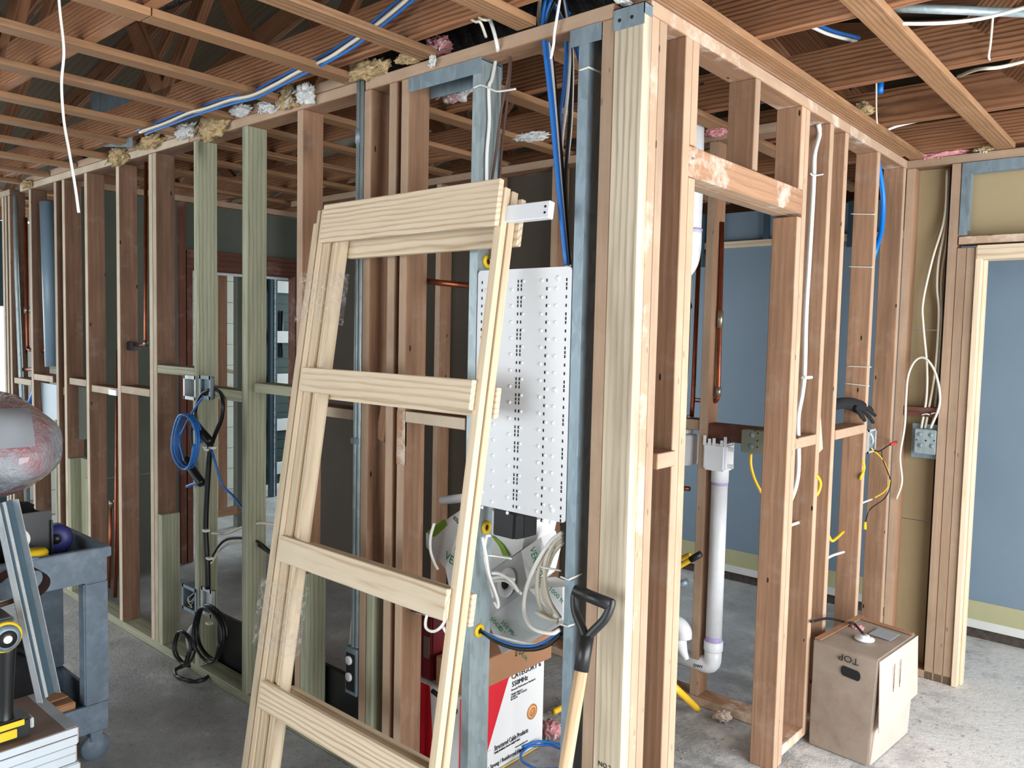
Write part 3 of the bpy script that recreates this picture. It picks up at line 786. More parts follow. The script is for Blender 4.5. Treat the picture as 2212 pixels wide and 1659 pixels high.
for j in range(9):
    t = j / 8
    wv = 0.11 * (1 - 0.9 * max(0, t - 0.55) ** 1.5 / 0.3)
    grid.append([bm.verts.new(bl - ux * (0.26 * t - 0.03) + lat * wv * u + wn * (0.02 * (1 - u * u) - 0.015 * t)) for u in (-1, -.66, -.33, 0, .33, .66, 1)])
for a, b in zip(grid, grid[1:]):
    for k in range(6): bm.faces.new((a[k], a[k + 1], b[k + 1], b[k]))
bmesh.ops.solidify(bm, geom=list(bm.faces), thickness=0.003)
fix(link('blade', mesh_of(bm, True), GALVD), SH)

# ------------------------------------------------------------------ perforated media panel between the steel studs
z_hi, z_lo = ay(1040, 585, 0.004).z, ay(1052, 1093, 0.004).z
x_l, x_r = -0.543, -0.197
MP = thing('media_panel', 'white perforated enclosure panel fixed between the two steel studs', 'panel', (-0.37, 0.0, z_lo))
PW, PH = x_r - x_l, z_hi - z_lo
r = 0.012
outl = []
for cx, cy, a0 in ((PW - r, PH - r, 0), (r, PH - r, 90), (r, r, 180), (PW - r, r, 270)):
    for k in range(5):
        a = math.radians(a0 + k * 22.5); outl.append((cx + r * math.cos(a), cy + r * math.sin(a)))
PM = basis((x_l, 0.0, z_lo), (1, 0, 0), (0, 0, 1))
prism('sheet', ENAMEL, MP, outl, -0.010, PM)
bmD, bmS = bmesh.new(), bmesh.new()
def dimple(u, v, rad=0.0058):
    c = Vector((u, v, 0)); top = bmD.verts.new(PM @ (c + Vector((0, 0, 0.0036))))
    prev = None
    rings = []
    for rr, h in ((0.55, 0.0029), (0.85, 0.0015), (1.0, -0.0002)):
        rings.append([bmD.verts.new(PM @ (c + Vector((rad * rr * math.cos(2 * math.pi * k / 10), rad * rr * math.sin(2 * math.pi * k / 10), h)))) for k in range(10)])
    for k in range(10): bmD.faces.new((top, rings[0][k], rings[0][(k + 1) % 10]))
    for a, b in zip(rings, rings[1:]):
        for k in range(10): bmD.faces.new((a[k], b[k], b[(k + 1) % 10], a[(k + 1) % 10]))
def slot(u, v): add_box(bmS, u - 0.0021, u + 0.0021, v - 0.0042, v + 0.0042, -0.004, 0.0006, PM)
nrow = int(PH / 0.046)
for i in range(nrow):
    v = PH - 0.035 - i * 0.046
    for u in (0.075, 0.178, 0.245): 
        if u < PW: dimple(u, v)
    for u in (0.045, 0.145, 0.305): dimple(u - 0.01, v - 0.023)
    dimple(0.195 + 0.075, v - 0.023)
    slot(0.018, v); slot(0.018, v - 0.023)
    slot(0.158, v); slot(0.170, v); slot(0.158, v - 0.023); slot(0.170, v - 0.023)
    if i % 3 != 2: slot(0.158, v - 0.012); slot(0.170, v - 0.012)
    slot(0.262, v); slot(0.262, v - 0.023)
    slot(0.33, v); slot(0.33, v - 0.023)
    if i % 2 == 0: slot(0.33, v - 0.012)
dimple(0.30, PH - 0.03, 0.009); dimple(0.30, 0.03, 0.009); dimple(0.30, PH * 0.52, 0.009)
bmesh.ops.recalc_face_normals(bmD, faces=bmD.faces)
o = fix(link('raised_dimple_rows', mesh_of(bmD, True), ENAMEL), MP); o['kind'] = 'stuff'
o = fix(link('slot_rows', mesh_of(bmS), HOLE), MP); o['kind'] = 'stuff'

# black power box hanging under the panel
JB = thing('power_box', 'black plastic power box fixed just below the white perforated panel', 'electrical box', (-0.42, 0.03, 1.0))
slab_y('body', BLACK, JB, [(1066, 1085), (1112, 1092), (1108, 1166), (1064, 1155)], 0.012, 0.07, 0.003)
slab_y('side_rib', BLACK, JB, [(1113, 1092), (1133, 1098), (1131, 1163), (1110, 1166)], 0.018, 0.06, 0.002)

# steel conduit pair, wall boxes and pipes in the left wall
CD = thing('conduit_pair', 'pair of galvanised steel conduits running down the left wall', 'conduit', (-1.10, 0.02, 0.4))
zb = ay(775, 1393, 0.02).z
tube('conduit', GALV, CD, [(-1.1135, -0.001, zb), (-1.1135, -0.001, 2.43)], 0.009, 12, False)
tube('conduit', GALV, CD, [(-1.0965, 0.001, zb), (-1.0965, 0.001, 2.43)], 0.008, 12, False)
boxes('strap', GALVD, CD, [(-1.128, -1.083, -0.012, -0.0105, 1.165, 1.185)])
tube('coupling', GALVD, CD, [(-1.1135, -0.001, 2.19), (-1.1135, -0.001, 2.24)], 0.0115, 12, False)
def wall_box(name, label, X0, X1, Y0, dep, Z0, Z1, mat, ring=True, knock=True, cat='electrical box', group=None):
    """open steel box facing the viewer (-y), with mud ring and knockouts"""
    T_ = thing(name, label, cat, ((X0 + X1) / 2, Y0, Z0), group)
    t = 0.002
    boxes('shell', mat, T_, [(X0, X1, Y0 + dep - t, Y0 + dep, Z0, Z1), (X0, X0 + t, Y0, Y0 + dep, Z0, Z1), (X1 - t, X1, Y0, Y0 + dep, Z0, Z1), (X0, X1, Y0, Y0 + dep, Z0, Z0 + t), (X0, X1, Y0, Y0 + dep, Z1 - t, Z1)])
    if ring:
        e = 0.012
        boxes('mud_ring', mat, T_, [(X0 - .003, X0 + e, Y0 - .004, Y0, Z0 - .003, Z1 + .003), (X1 - e, X1 + .003, Y0 - .004, Y0, Z0 - .003, Z1 + .003), (X0, X1, Y0 - .004, Y0, Z0 - .003, Z0 + e), (X0, X1, Y0 - .004, Y0, Z1 - e, Z1 + .003)])
    return T_
def wbox_px(name, label, pl, pr, pt, pb, Y0, dep, mat, **k):
    a = ay(pl, (pt + pb) / 2, Y0); b = ay(pr, (pt + pb) / 2, Y0); m = (pl + pr) / 2
    return wall_box(name, label, a.x, b.x, Y0, dep, ay(m, pb, Y0).z, ay(m, pt, Y0).z, mat, **k)
B1 = wbox_px('switch_box', 'bright steel wall box left of the green stud that carries black cables', 398, 424, 813, 862, 0.0, 0.05, CHROME)
B2 = wbox_px('low_voltage_ring', 'dull metal mud ring on the face of the first green stud', 432, 456, 813, 861, -0.016, 0.014, GALVD)
B3 = wbox_px('receptacle_box', 'steel wall box low beside the first green stud, bare wires inside', 395, 425, 1268, 1320, 0.0, 0.05, GALVD)
tubes('bare_wire', CREAMC, B3, [(Y3([(402, 1275, 0.03), (410, 1300, 0.01), (421, 1290, 0.02), (412, 1310, 0.02)]), 0.002), (Y3([(420, 1280, 0.03), (405, 1295, 0.012), (415, 1312, 0.012), (403, 1308, 0.02)]), 0.002)])
B4 = wbox_px('receptacle_box', 'steel box with bright cover low on the face of the first green stud', 436, 458, 1272, 1328, -0.018, 0.016, CHROME)
OB = thing('outlet_box', 'grey outlet box with white receptacle below the steel conduit pair', 'outlet', (-1.12, 0, 0.2))
zt = ay(757, 1397, 0.0).z
boxes('body', GALVD, OB, [(-1.155, -1.092, -0.006, 0.055, zt - 0.17, zt)], bev=0.002)
boxes('cover', HOLE, OB, [(-1.147, -1.10, -0.008, -0.006, zt - 0.155, zt - 0.02)])
for dz in (0.045, 0.105):
    lathe('receptacle', PVCW, OB, [(0.016, 0), (0.016, 0.006), (0.012, 0.008)], basis((-1.128, -0.008, zt - dz), (1, 0, 0), (0, 0, 1)), 14)
tag(tube('grey_drain_pipe', PVCG, None, [ay(117, 792, 0.05), ay(105, 430, 0.05) + Vector((0, 0, -0.02))], 0.048, 16, False), 'grey plastic vent pipe standing between the far left studs', 'pipe')
tag(tube('steel_conduit', GALV, None, [ay(31, 415, 0.03), ay(36, 600, 0.03), ay(49, 900, 0.03), ay(58, 1085, 0.03)], 0.014, 10, False), 'galvanised conduit rising in the gap at the far left of the stud wall', 'conduit')
def copper(label, pts, r=0.0085, fits=()):
    t = thing('copper_pipe', label, 'pipe', tuple(Vector(pts[0])))
    tube('run', COPPER, t, pipe(pts, 0.03), r, 10, False)
    for p, d in fits:
        p = Vector(p); d = Vector(d)
        tube('fitting', SOLDER, t, [p - d, p + d], r * 1.35, 10, False)
    return t
yq = 0.05
copper('copper pipe dropping to an elbow between two brown studs at left', [ay(315, 350, yq), ay(314, 745, yq), ay(288, 746, yq)], fits=((ay(314, 742, yq), (0, 0, 0.015)),))
tag(boxes('pipe_clamp', BLACK, None, [(*(lambda a, b: (a.x, b.x))(ay(279, 745, yq), ay(296, 745, yq)), yq - 0.02, yq + 0.02, ay(288, 757, yq).z, ay(288, 738, yq).z)], bev=0.003), 'black pipe clamp with white tabs holding a copper elbow', 'clamp')
copper('left of two thin copper risers beside the fifth brown stud from the left', [ay(254, 755, yq), ay(249, 1200, yq), ay(247, 1290, yq)], 0.007)
copper('right of two thin copper risers beside the fifth brown stud from the left', [ay(257, 860, 0.07), ay(253, 1200, 0.07), ay(250, 1290, 0.07)], 0.007)
copper('short capped copper stub behind the cart corner', [ay(240, 1085, yq), ay(235, 1270, yq)], 0.009, fits=((ay(240, 1088, yq), (0, 0, 0.02)),))
copper('copper pipe with elbow at the far left between conduit and vent pipe', [ay(55, 470, 0.06), ay(60, 755, 0.06), ay(76, 757, 0.06)], 0.012, fits=((ay(58, 670, 0.06), (0, 0, 0.02)),))
copper('dark copper riser at the far left beside the steel conduit', [ay(44, 440, 0.08), ay(52, 800, 0.08)], 0.012)
copper('horizontal copper valve stub left of the grey vent pipe', [ay(52, 798, 0.05), ay(86, 797, 0.05), ay(90, 757, 0.05), ay(100, 756, 0.05)], 0.012)
tag(slab_y('steel_cover_plate', PVCG, None, [(88, 826), (124, 832), (124, 958), (96, 950)], 0.03, 0.006), 'blue grey steel cover plate under the blocking at far left', 'plate')
tag(slab_y('dull_cover_plate', GREYB, None, [(155, 834), (193, 838), (194, 948), (158, 952)], 0.06, 0.006), 'dark grey cover plate recessed between two brown studs at left', 'plate')
tag(tube('blue_hose', BLUEC, None, Y3([(78, 838, 0.05), (64, 872, 0.05), (66, 905, 0.05), (80, 925, 0.05)]), 0.014), 'short bend of blue hose behind the far left studs', 'hose')
tag(boxes('white_tag', WPAINT, None, [(*(lambda a, b: (a.x, b.x))(ay(238, 848, 0.004), ay(254, 848, 0.004)), -0.004, 0.010, ay(246, 854, 0.0).z, ay(246, 842, 0.0).z)]), 'small white tag on the blocking beside a copper riser', 'tag')
# black cables, coils and boxes around the first green stud
g = 'black low voltage cables at the first green stud'
yb = -0.02
cable('black_cable', 'black cable looping left from the steel box down to a white tie', BLACKJ, Y3([(452, 842, yb), (436, 852, yb), (424, 880, yb), (423, 915, yb), (434, 940, yb), (452, 962, yb)]), 0.007, group=g)
cable('black_cable', 'thick black cable bowing right of the green stud to the white tie', BLACKJ, Y3([(456, 838, 0.01), (474, 846, 0.0), (481, 872, yb), (478, 905, yb), (466, 935, yb), (456, 962, yb)]), 0.009, group=g)
cable('black_cable', 'thick black cable pair running down the face of the green stud', BLACKJ, Y3([(454, 960, yb), (448, 1040, yb), (444, 1140, yb), (448, 1220, yb), (449, 1272, yb)]), 0.012, group=g)
cable('black_cable', 'slim black cable left of the main pair on the green stud', BLACKJ, Y3([(416, 895, yb), (414, 940, yb), (417, 985, yb)]), 0.006, group=g)
cable('cable_bundle', 'folded black cable bundle hanging above the white tie', BLACKJ, Y3([(414, 906, -0.048), (428, 925, -0.05), (443, 942, -0.05), (455, 956, -0.048)]), 0.019, 'cable', None)
cable('cable_bundle', 'folded black cable bundle with blue plug hanging left of the green stud', BLACKJ, Y3([(402, 993, -0.03), (414, 1012, -0.035), (427, 1032, -0.035), (437, 1045, -0.03)]), 0.019)
tag(tube('plug_lead', BLUEC, None, Y3([(428, 1044, -0.03), (416, 1046, -0.03), (404, 1051, -0.03)]), 0.007), 'blue plug at the end of the lower black bundle', 'plug')
def coil(name, label, mat, c, rx, rz, Y, r, turns, cat='cable', tilt=0.0, jit=0.1):
    ctr = ay(c[0], c[1], Y); s = (ay(c[0] + 10, c[1], Y) - ctr).length / 10
    pts = []
    for k in range(turns * 16 + 1):
        a = 2 * math.pi * k / 16; q = 1 + jit * noise.noise(Vector((k * 0.13, 1.7, c[0] * 0.01)))
        pts.append(ctr + Vector((rx * s * q * math.cos(a), -0.012 * turns * (k / (turns * 16)) + 0.004 * math.sin(a * 3 + tilt), rz * s * q * math.sin(a))))
    return cable(name, label, mat, pts, r, cat, n=2)
coil('cable_coil', 'blue cable coil hanging left of the first green stud', BLUEC, (411, 952), 24, 28, -0.062, 0.0055, 3)
cable('blue_cable', 'thin blue cable trailing right from the white tie across the gap', BLUEC, Y3([(438, 858, -.035), (416, 890, -.036), (398, 925, -.036), (388, 950, -.036), (396, 985, -.036), (403, 1002, -.036)]), 0.005)
cable('blue_cable', 'thin blue cable hanging free toward the second green stud', BLUEC, Y3([(457, 972, yb), (468, 1010, yb), (480, 1048, 0.0), (504, 1072, 0.02), (527, 1103, 0.02)]), 0.005)
coil('cable_coil', 'black cable coil at the foot of the first green stud', BLACKJ, (460, 1366), 28, 28, -0.04, 0.006, 3)
coil('cable_coil', 'small black cable loop on the treated bottom plate', BLACKJ, (400, 1396), 16, 16, -0.10, 0.005, 2)
fl_c = az(414, 1458, 0.01)
pts = [fl_c + Vector((0.10 * math.cos(a * .39), 0.06 * math.sin(a * .39), 0.004 + 0.004 * (a % 3))) for a in range(34)]
cable('cable_coil', 'black cable end coiled on the floor in front of the bottom plate', BLACKJ, pts, 0.007, n=2)
tag(tube('cable_hank', PAPERG, None, Y3([(420, 1348, -0.04), (412, 1372, -0.045), (408, 1400, -0.04)]), 0.016, r_of=lambda t: 0.008 + 0.012 * math.sin(math.pi * t)), 'tight hank of grey cable hanging from the low receptacle box', 'cable')
cable('black_cable', 'black cable dropping from the low boxes to the floor coil', BLACKJ, Y3([(428, 1320, -0.02), (424, 1370, -0.04), (420, 1410, -0.06), (404, 1440, -0.10)]), 0.006)
for i, (x, y) in enumerate(((446, 966), (459, 967), (448, 971), (445, 1146), (453, 1206), (452, 1346))):
    lab = ('white tie left of a close pair on the black cables', 'white tie right of a close pair on the black cables', 'white tie just under a close pair on the black cables',
           'white tie on the black cables halfway down the green stud', 'white tie where a cable branches right off the green stud', 'white tie below the bright low box')[i]
    p = ay(x, y, -0.028)
    tag(boxes('cable_tie', TIE, None, [(p.x - 0.014, p.x + 0.014, p.y - 0.012, p.y + 0.012, p.z - 0.005, p.z + 0.005)], bev=0.002), lab, 'cable tie')
cable('black_cable', 'black and white cable arching from the green stud through the second stud', BLACKJ, Y3([(455, 1212, -0.01), (468, 1185, 0.01), (490, 1165, 0.03), (530, 1163, 0.045), (560, 1172, 0.045), (600, 1208, 0.04)]), 0.006)
cable('white_cable', 'pale cable running under the black one between the two green studs', CREAMC, Y3([(456, 1218, 0.01), (470, 1195, 0.03), (492, 1176, 0.05), (528, 1170, 0.07)]), 0.005)
cable('white_cable', 'pale cable sagging between the two green studs above the black one', CREAMC, Y3([(458, 1152, 0.045), (490, 1152, 0.045), (520, 1140, 0.045), (560, 1130, 0.045), (600, 1134, 0.045)]), 0.006)
cable('black_cable', 'black cable passing behind the frame kit toward the conduit', BLACKJ, Y3([(560, 1178, 0.05), (620, 1215, 0.05), (700, 1232, 0.05), (770, 1262, 0.05), (840, 1290, 0.05)]), 0.008)
cable('blue_cable', 'blue cable passing behind the frame kit below the black one', BLUEC, Y3([(680, 1236, 0.05), (715, 1250, 0.055), (770, 1265, 0.055)]), 0.006)
cable('white_cable', 'white cable dropping to the outlet box beside the steel conduit', WHITEC, Y3([(768, 1245, 0.005), (770, 1300, 0.005), (762, 1340, 0.005), (757, 1400, 0.02)]), 0.006)

a, b = ay(473, 1322, 0.115), ay(790, 1440, 0.115)
tag(boxes('black_board', BLACK, None, [(a.x, b.x, 0.105, 0.125, 0.0, a.z)], bev=0.002), 'black board standing on the floor behind the green studs', 'board')
# ------------------------------------------------------------------ cables in the bay between the steel studs and above
ym = 0.045
def grommet(label, px, py):
    p = ax(px, py, -0.546)
    t = thing('grommet', label, 'grommet', (p.x, p.y, p.z))
    M = basis(p, (0, 1, 0), (0, 0, 1))
    lathe('ring', YELLOW, t, [(0.010, 0.0), (0.010, 0.007), (0.017, 0.007), (0.021, 0.003), (0.021, 0.0)], M, 20)
    lathe('opening', HOLE, t, [(0.010, 0.0005), (0.010, 0.0012)], M, 16)
    return t
grommet('yellow grommet high on the left steel stud above the panel', 1053, 565)
grommet('yellow grommet on the steel stud beside the black power box', 1050, 1139)
grommet('yellow grommet low on the steel stud with cables passing through', 1035, 1362)
G = 'data cables dropping beside the right steel stud'
def drop(mat, label, pts, r=0.0056):
    cable('data_cable', label, mat, pts, r, group=G)
drops = [
 (BLUEC, 'leftmost blue cable of the left data bundle above the panel', [(1178, 0, .03), (1172, 40, .02), (1176, 100, .045), (1190, 230, .045), (1205, 400, .05), (1222, 572, .06)]),
 (BLUEC, 'blue cable second from left in the data bundle above the panel', [(1190, 0, .03), (1177, 45, .02), (1181, 100, .045), (1194, 230, .045), (1208, 400, .05), (1224, 572, .06)]),
 (WHITEC, 'white cable between blue ones in the left data bundle', [(1166, 0, .03), (1165, 50, .02), (1186, 100, .045), (1199, 240, .045), (1211, 400, .05), (1226, 575, .06)]),
 (BLACKJ, 'black cable right of the left data bundle', [(1200, 0, .04), (1180, 50, .03), (1190, 110, .05), (1198, 180, .05), (1212, 330, .06), (1230, 572, .07)]),
 (BLUEC, 'blue cable of the right data bundle crossing to the left', [(1190, 8, .03), (1204, 25, .02), (1222, 80, .05), (1219, 180, .045), (1208, 270, .04), (1213, 400, .05), (1226, 570, .06)]),
 (WHITEC, 'white cable of the right data bundle crossing to the left', [(1192, 2, .03), (1208, 30, .02), (1229, 90, .05), (1226, 200, .045), (1212, 330, .04), (1220, 450, .05), (1228, 570, .06)]),
 (BLACKJ, 'black cable of the right data bundle crossing left', [(1212, 0, .05), (1222, 60, .05), (1233, 110, .055), (1231, 250, .055), (1222, 400, .06), (1232, 570, .07)]),
 (WHITEC, 'outer white cable of the right data bundle', [(1216, 0, .05), (1226, 60, .05), (1236, 130, .06), (1232, 280, .06), (1218, 420, .06), (1230, 575, .07)]),
 (BLUEC, 'short blue cable slanting behind the right steel stud', [(1218, 0, .06), (1225, 30, .06), (1232, 80, .07), (1246, 110, .08), (1256, 150, .1)]),
 (BLUEC, 'upper blue cable arching over the top plate', [(1230, 30, -.09), (1206, 12, -.09), (1186, 4, -.09), (1176, -20, -.06)]),
]
for k, (m, lab, pts) in enumerate(drops): drop(m, lab, Y3([(a, b, 0.010 + 0.012 * k) for a, b, c in pts]))
cable('white_wire', 'white wire hanging over the top plate across the data cables', WHITEC, Y3([(1212, -20, -.02), (1206, 20, -.02), (1198, 70, -.016), (1196, 95, -.012), (1190, 127, -.004)]), 0.004)
cable('white_wire', 'white cable tied along the face of the left steel stud', WHITEC, Y3([(1057, 40, -.02), (1066, 65, -.02), (1075, 105, -.008)]) + [ax(1072, 120, -.538), ax(1063, 170, -.538), ax(1056, 190, -.538), ax(1057, 260, -.538), ax(1052, 330, -.538), ax(1051, 395, -.538)], 0.0055)
cable('brown_wire', 'thin brown wire pair dropping right of the left steel stud', BROWNJ, Y3([(1103, 108, .05), (1098, 165, .05), (1083, 240, .05), (1070, 340, .05)]) + [ax(1060, 420, -.53), ax(1058, 560, -.53)], 0.004)
cable('brown_wire', 'second thin brown wire slightly right of its pair', BROWNJ, Y3([(1106, 108, .075), (1099, 190, .08), (1086, 300, .085), (1078, 400, .085)]), 0.004)
cable('white_wire', 'upper hooked white wire hanging from the joist over the left steel stud', CREAMC, Y3([(1017, 24, -.1), (1018, 40, -.1), (1028, 47, -.1), (1038, 49, -.1), (1050, 80, -.05)]), 0.004)
cable('white_wire', 'lower hooked white wire hanging from the joist over the left steel stud', CREAMC, Y3([(1032, 30, -.1), (1036, 38, -.1), (1046, 43, -.1), (1058, 42, -.08)]), 0.004)
def tie(label, pts, r=0.0028):
    o = tube('cable_tie', TIE, None, pts, r, 6, True, 5); tag(o, label, 'cable tie'); return o
tie('white tie around the left steel stud with a long free tail', Y3([(1023, 190, -.004), (1040, 184, -.006), (1056, 190, -.012), (1072, 197, -.012), (1090, 196, -.01), (1114, 192, -.01)]))
tie('white tie around the right steel stud near its top', Y3([(1252, 152, -.003), (1270, 146, -.004)]) + [ax(1273, 146, -.158), ax(1297, 156, -.158)])
tie('white tie around the right steel stud above the shovel grip', Y3([(1211, 1246, -.003), (1228, 1252, -.004)]) + [ax(1231, 1251, -.158), ax(1257, 1239, -.158)])
tie('white tie around the right steel stud beside the shovel grip', Y3([(1209, 1348, -.003), (1226, 1353, -.004)]) + [ax(1229, 1352, -.158), ax(1240, 1348, -.158)])
tie('white tie holding a coil of white cable below the panel', Y3([(1040, 1200, .02), (1055, 1200, .0), (1075, 1202, .02), (1105, 1207, .03)]))
tie('pale tie gathering the hanging loops of cream cable', Y3([(1168, 1224, .02), (1180, 1227, .02), (1198, 1230, .03), (1212, 1233, .03)]), 0.003)
HK = thing('cable_hank', 'hank of cream cable loops hanging beside the right steel stud', 'cable', tuple(ay(1200, 1200, .05)))
for i, (pts, lab) in enumerate((
  ([(1215, 1150, .05), (1190, 1170, .05), (1160, 1215, .04), (1137, 1270, .04), (1132, 1320, .03), (1150, 1356, .0), (1190, 1368, .0), (1210, 1360, .01)], 'widest loop of cream cable over the tilted cartons'),
  ([(1215, 1158, .05), (1195, 1178, .05), (1178, 1215, .04), (1178, 1262, .04), (1188, 1300, .04), (1210, 1335, .05)], 'inner loop of cream cable nearest the right steel stud'),
  ([(1215, 1165, .055), (1186, 1190, .055), (1166, 1225, .05), (1160, 1275, .05), (1172, 1320, .05), (1205, 1345, .055)], 'middle loop of cream cable over the tilted cartons'),
  ([(1215, 1172, .06), (1196, 1195, .06), (1184, 1225, .06), (1172, 1260, .06), (1176, 1295, .06), (1194, 1328, .06)], 'back loop of cream cable behind the pale tie'),
  ([(1158, 1322, .03), (1172, 1330, .03), (1190, 1338, .04), (1206, 1340, .05)], 'short free end of cream cable on the tilted carton'))):
    tube('loop', CREAMC if i else WHITEC, HK, Y3(pts), 0.006)
for i, (pts, lab) in enumerate((
  ([(1042, 1160, .0), (1050, 1200, -.005), (1056, 1240, .0), (1068, 1275, .03), (1076, 1300, .05), (1075, 1312, .05), (1068, 1300, .05)], 'white cable dropping past the tie to a small loop'),
  ([(1060, 1156, .02), (1050, 1162, .016), (1047, 1200, .016), (1056, 1250, .02), (1066, 1290, .045)], 'white cable arching out of the yellow grommet to the tie'),
  ([(1062, 1238, .02), (1080, 1240, .03), (1104, 1255, .03), (1120, 1278, .03)], 'upper white cable end poking from the carton reel'),
  ([(1062, 1249, .045), (1085, 1246, .055), (1112, 1252, .065)], 'lower white cable end poking from the carton reel'),
  ([(1062, 1255, .08), (1078, 1254, .08), (1096, 1256, .085), (1126, 1283, .08)], 'white cable end lying along the carton flap'))):
    cable('white_cable', lab, WHITEC, Y3(pts), 0.005)
TRI = thing('sagging_cables', 'blue, black and pale cables sagging through the low yellow grommet', 'cable', tuple(ay(1110, 1396, .02)))
for m, pts, lab, r in ((BLACKJ, [(890, 1317, .02), (930, 1328, .03), (985, 1342, .04), (1035, 1362, .05), (1070, 1385, .03), (1110, 1400, .02), (1150, 1403, .02), (1185, 1393, .03), (1214, 1368, .05)], 'black cable sagging through the low yellow grommet', 0.006),
                       (BLUEC, [(890, 1315, .02), (930, 1326, .03), (985, 1338, .04), (1035, 1360, .05), (1070, 1380, .035), (1110, 1394, .025), (1150, 1396, .025), (1180, 1385, .035), (1214, 1362, .055)], 'blue cable sagging beside the black one through the grommet', 0.005),
                       (WHITEC, [(900, 1322, .03), (940, 1333, .03), (985, 1345, .05), (1035, 1364, .055), (1080, 1376, .05), (1130, 1388, .05), (1170, 1390, .05), (1214, 1372, .06)], 'pale cable sagging behind the blue and black pair', 0.004)):
    tube('cable', m, TRI, Y3(pts), r)
cable('white_cable', 'white cable loop hanging under the third rail of the frame kit', WHITEC, Y3([(936, 1303, -.0), (922, 1330, -.01), (920, 1355, -.01), (935, 1364, -.01), (952, 1355, -.01), (968, 1330, -.0), (978, 1316, .0)]), 0.005)
cable('white_cable', 'short white cable end under the third rail of the frame kit', WHITEC, Y3([(940, 1302, .01), (946, 1320, .01), (952, 1334, .01)]), 0.005)
cable('white_cable', 'white cable tail hanging left of the leaning frame leg', WHITEC, Y3([(956, 1352, .0), (965, 1368, .0), (975, 1378, .0), (986, 1372, .0)]), 0.005)
cable('white_cable', 'white cable looping out of the left carton behind the brown studs', WHITEC, Y3([(938, 1130, .10), (930, 1160, .09), (930, 1190, .09), (938, 1215, .10), (946, 1230, .11)]), 0.005)
pts = [az(1178, 1640, 0.02) + Vector((0.09 * math.cos(a * .42), 0.09 * math.sin(a * .42), 0.004 * (a % 2) + a * 0.0008)) for a in range(24)]
cable('blue_cable', 'blue cable ring lying on the floor beside the red carton', BLUEC, pts, 0.005, n=2)

# ------------------------------------------------------------------ cartons of cable stacked behind the studs
Y0 = 0.14
X1 = ay(992, 1560, Y0).x
Y1 = ax(1174, 1510, X1).y
zc = ax(1150, 1436, X1).z
CA = thing('cable_carton', 'red, white and yellow cable carton on the floor behind the steel stud', 'carton', ((X1 - 0.16), (Y0 + Y1) / 2, 0))
WX0 = X1 - 0.34
boxes('body', PAPER, CA, [(WX0, X1, Y0, Y1, 0.0, zc)], bev=0.002)
e = 0.0012
def on_x(name, mat, poly, off=e):     # print on the +x face: (y, z)
    return prism(name, mat, CA, poly, 0.0004, basis((X1 + off, 0, 0), (0, 1, 0), (0, 0, 1)))
def on_y(name, mat, poly, off=e):     # print on the -y face: (x, z)
    return prism(name, mat, CA, poly, 0.0004, basis((0, Y0 - off, 0), (1, 0, 0), (0, 0, 1)))
q = lambda px, py: (ax(px, py, X1).y, ax(px, py, X1).z)
yz = [q(992, 1560)[0] + 0.002, 0.001]
top_r = q(1098, 1466); bot_r = q(1042, 1659)
on_x('red_panel', INKR, [(Y0 + .001, 0.001), (bot_r[0] - 0.03, 0.001), (bot_r[0], bot_r[1]), (top_r[0], top_r[1]), (top_r[0] + 0.012, zc - 0.001), (Y0 + .001, zc - 0.001)])
yb_z = q(1160, 1612)[1]
on_x('yellow_band', INKY, [(Y0 + .001, 0.001), (Y1 - .001, 0.001), (Y1 - .001, yb_z), (Y0 + .001, yb_z)], e * 1.5)
on_x('grey_rule', TAPE, [(Y0 + .001, yb_z), (Y1 - .001, yb_z), (Y1 - .001, yb_z + .004), (Y0 + .001, yb_z + .004)], e * 1.6)
def txt_x(body, px, py, size, mat=INKK, sx=1.0, shear=0.0):
    y, z = q(px, py)
    text('lettering', body, size, basis((X1 + 0.0022, y, z), (0, 1, 0), (0, 0, 1)), mat, CA, sx, shear)
txt_x('CATEGORY 6', 1104, 1468, 0.028); txt_x('550MHz', 1105, 1484, 0.026)
txt_x('Exceeds Performance Standards', 1104, 1493, 0.0095, sx=1.1); txt_x('TIA/EIA 568-B.2.1\nISO/IEC 11801 CLASS E\nEN 50173', 1103, 1503, 0.009)
txt_x('Structured Cable Products', 1067, 1622, 0.026, sx=0.66); txt_x('Quality Installations Deserve Quality Products', 1067, 1629, 0.012, sx=0.62)
txt_x('Extra Strong / Reinforced Handle', 1040, 1672, 0.022, sx=0.8); txt_x('www.scpcat5e.com', 1112, 1616, 0.009)
y_, z_ = q(1046, 1638)
on_x('white_badge', PAPER, [(y_ - .03, z_ - .012), (y_ + .028, z_ - .012), (y_ + .036, z_ + .018), (y_ - .022, z_ + .018)], e * 2)
text('lettering', 'SCP', 0.02, basis((X1 + 0.0032, y_ - .024, z_ - .006), (0, 1, 0), (0, 0, 1)), INKK, CA, 0.9, 0.3)
y_, z_ = q(1149, 1537)
lathe('round_seal', INKO, CA, [(0.029, 0), (0.029, 0.0006)], basis((X1 + e, y_, z_), (0, 1, 0), (0, 0, 1)), 28)
lathe('round_seal', PAPER, CA, [(0.022, 0), (0.022, 0.0005)], basis((X1 + e * 1.6, y_, z_), (0, 1, 0), (0, 0, 1)), 28)
lathe('round_seal', INKO, CA, [(0.018, 0), (0.018, 0.0005)], basis((X1 + e * 2.1, y_, z_), (0, 1, 0), (0, 0, 1)), 28)
on_y('red_panel', INKR, [(WX0 + .001, 0.001), (X1 - 0.11, 0.001), (X1 - 0.13, zc * 0.55), (X1 - 0.145, zc - .001), (WX0 + .001, zc - .001)])
on_y('yellow_band', INKY, [(WX0 + .001, 0.001), (X1 - .001, 0.001), (X1 - .001, yb_z), (WX0 + .001, yb_z)], e * 1.5)
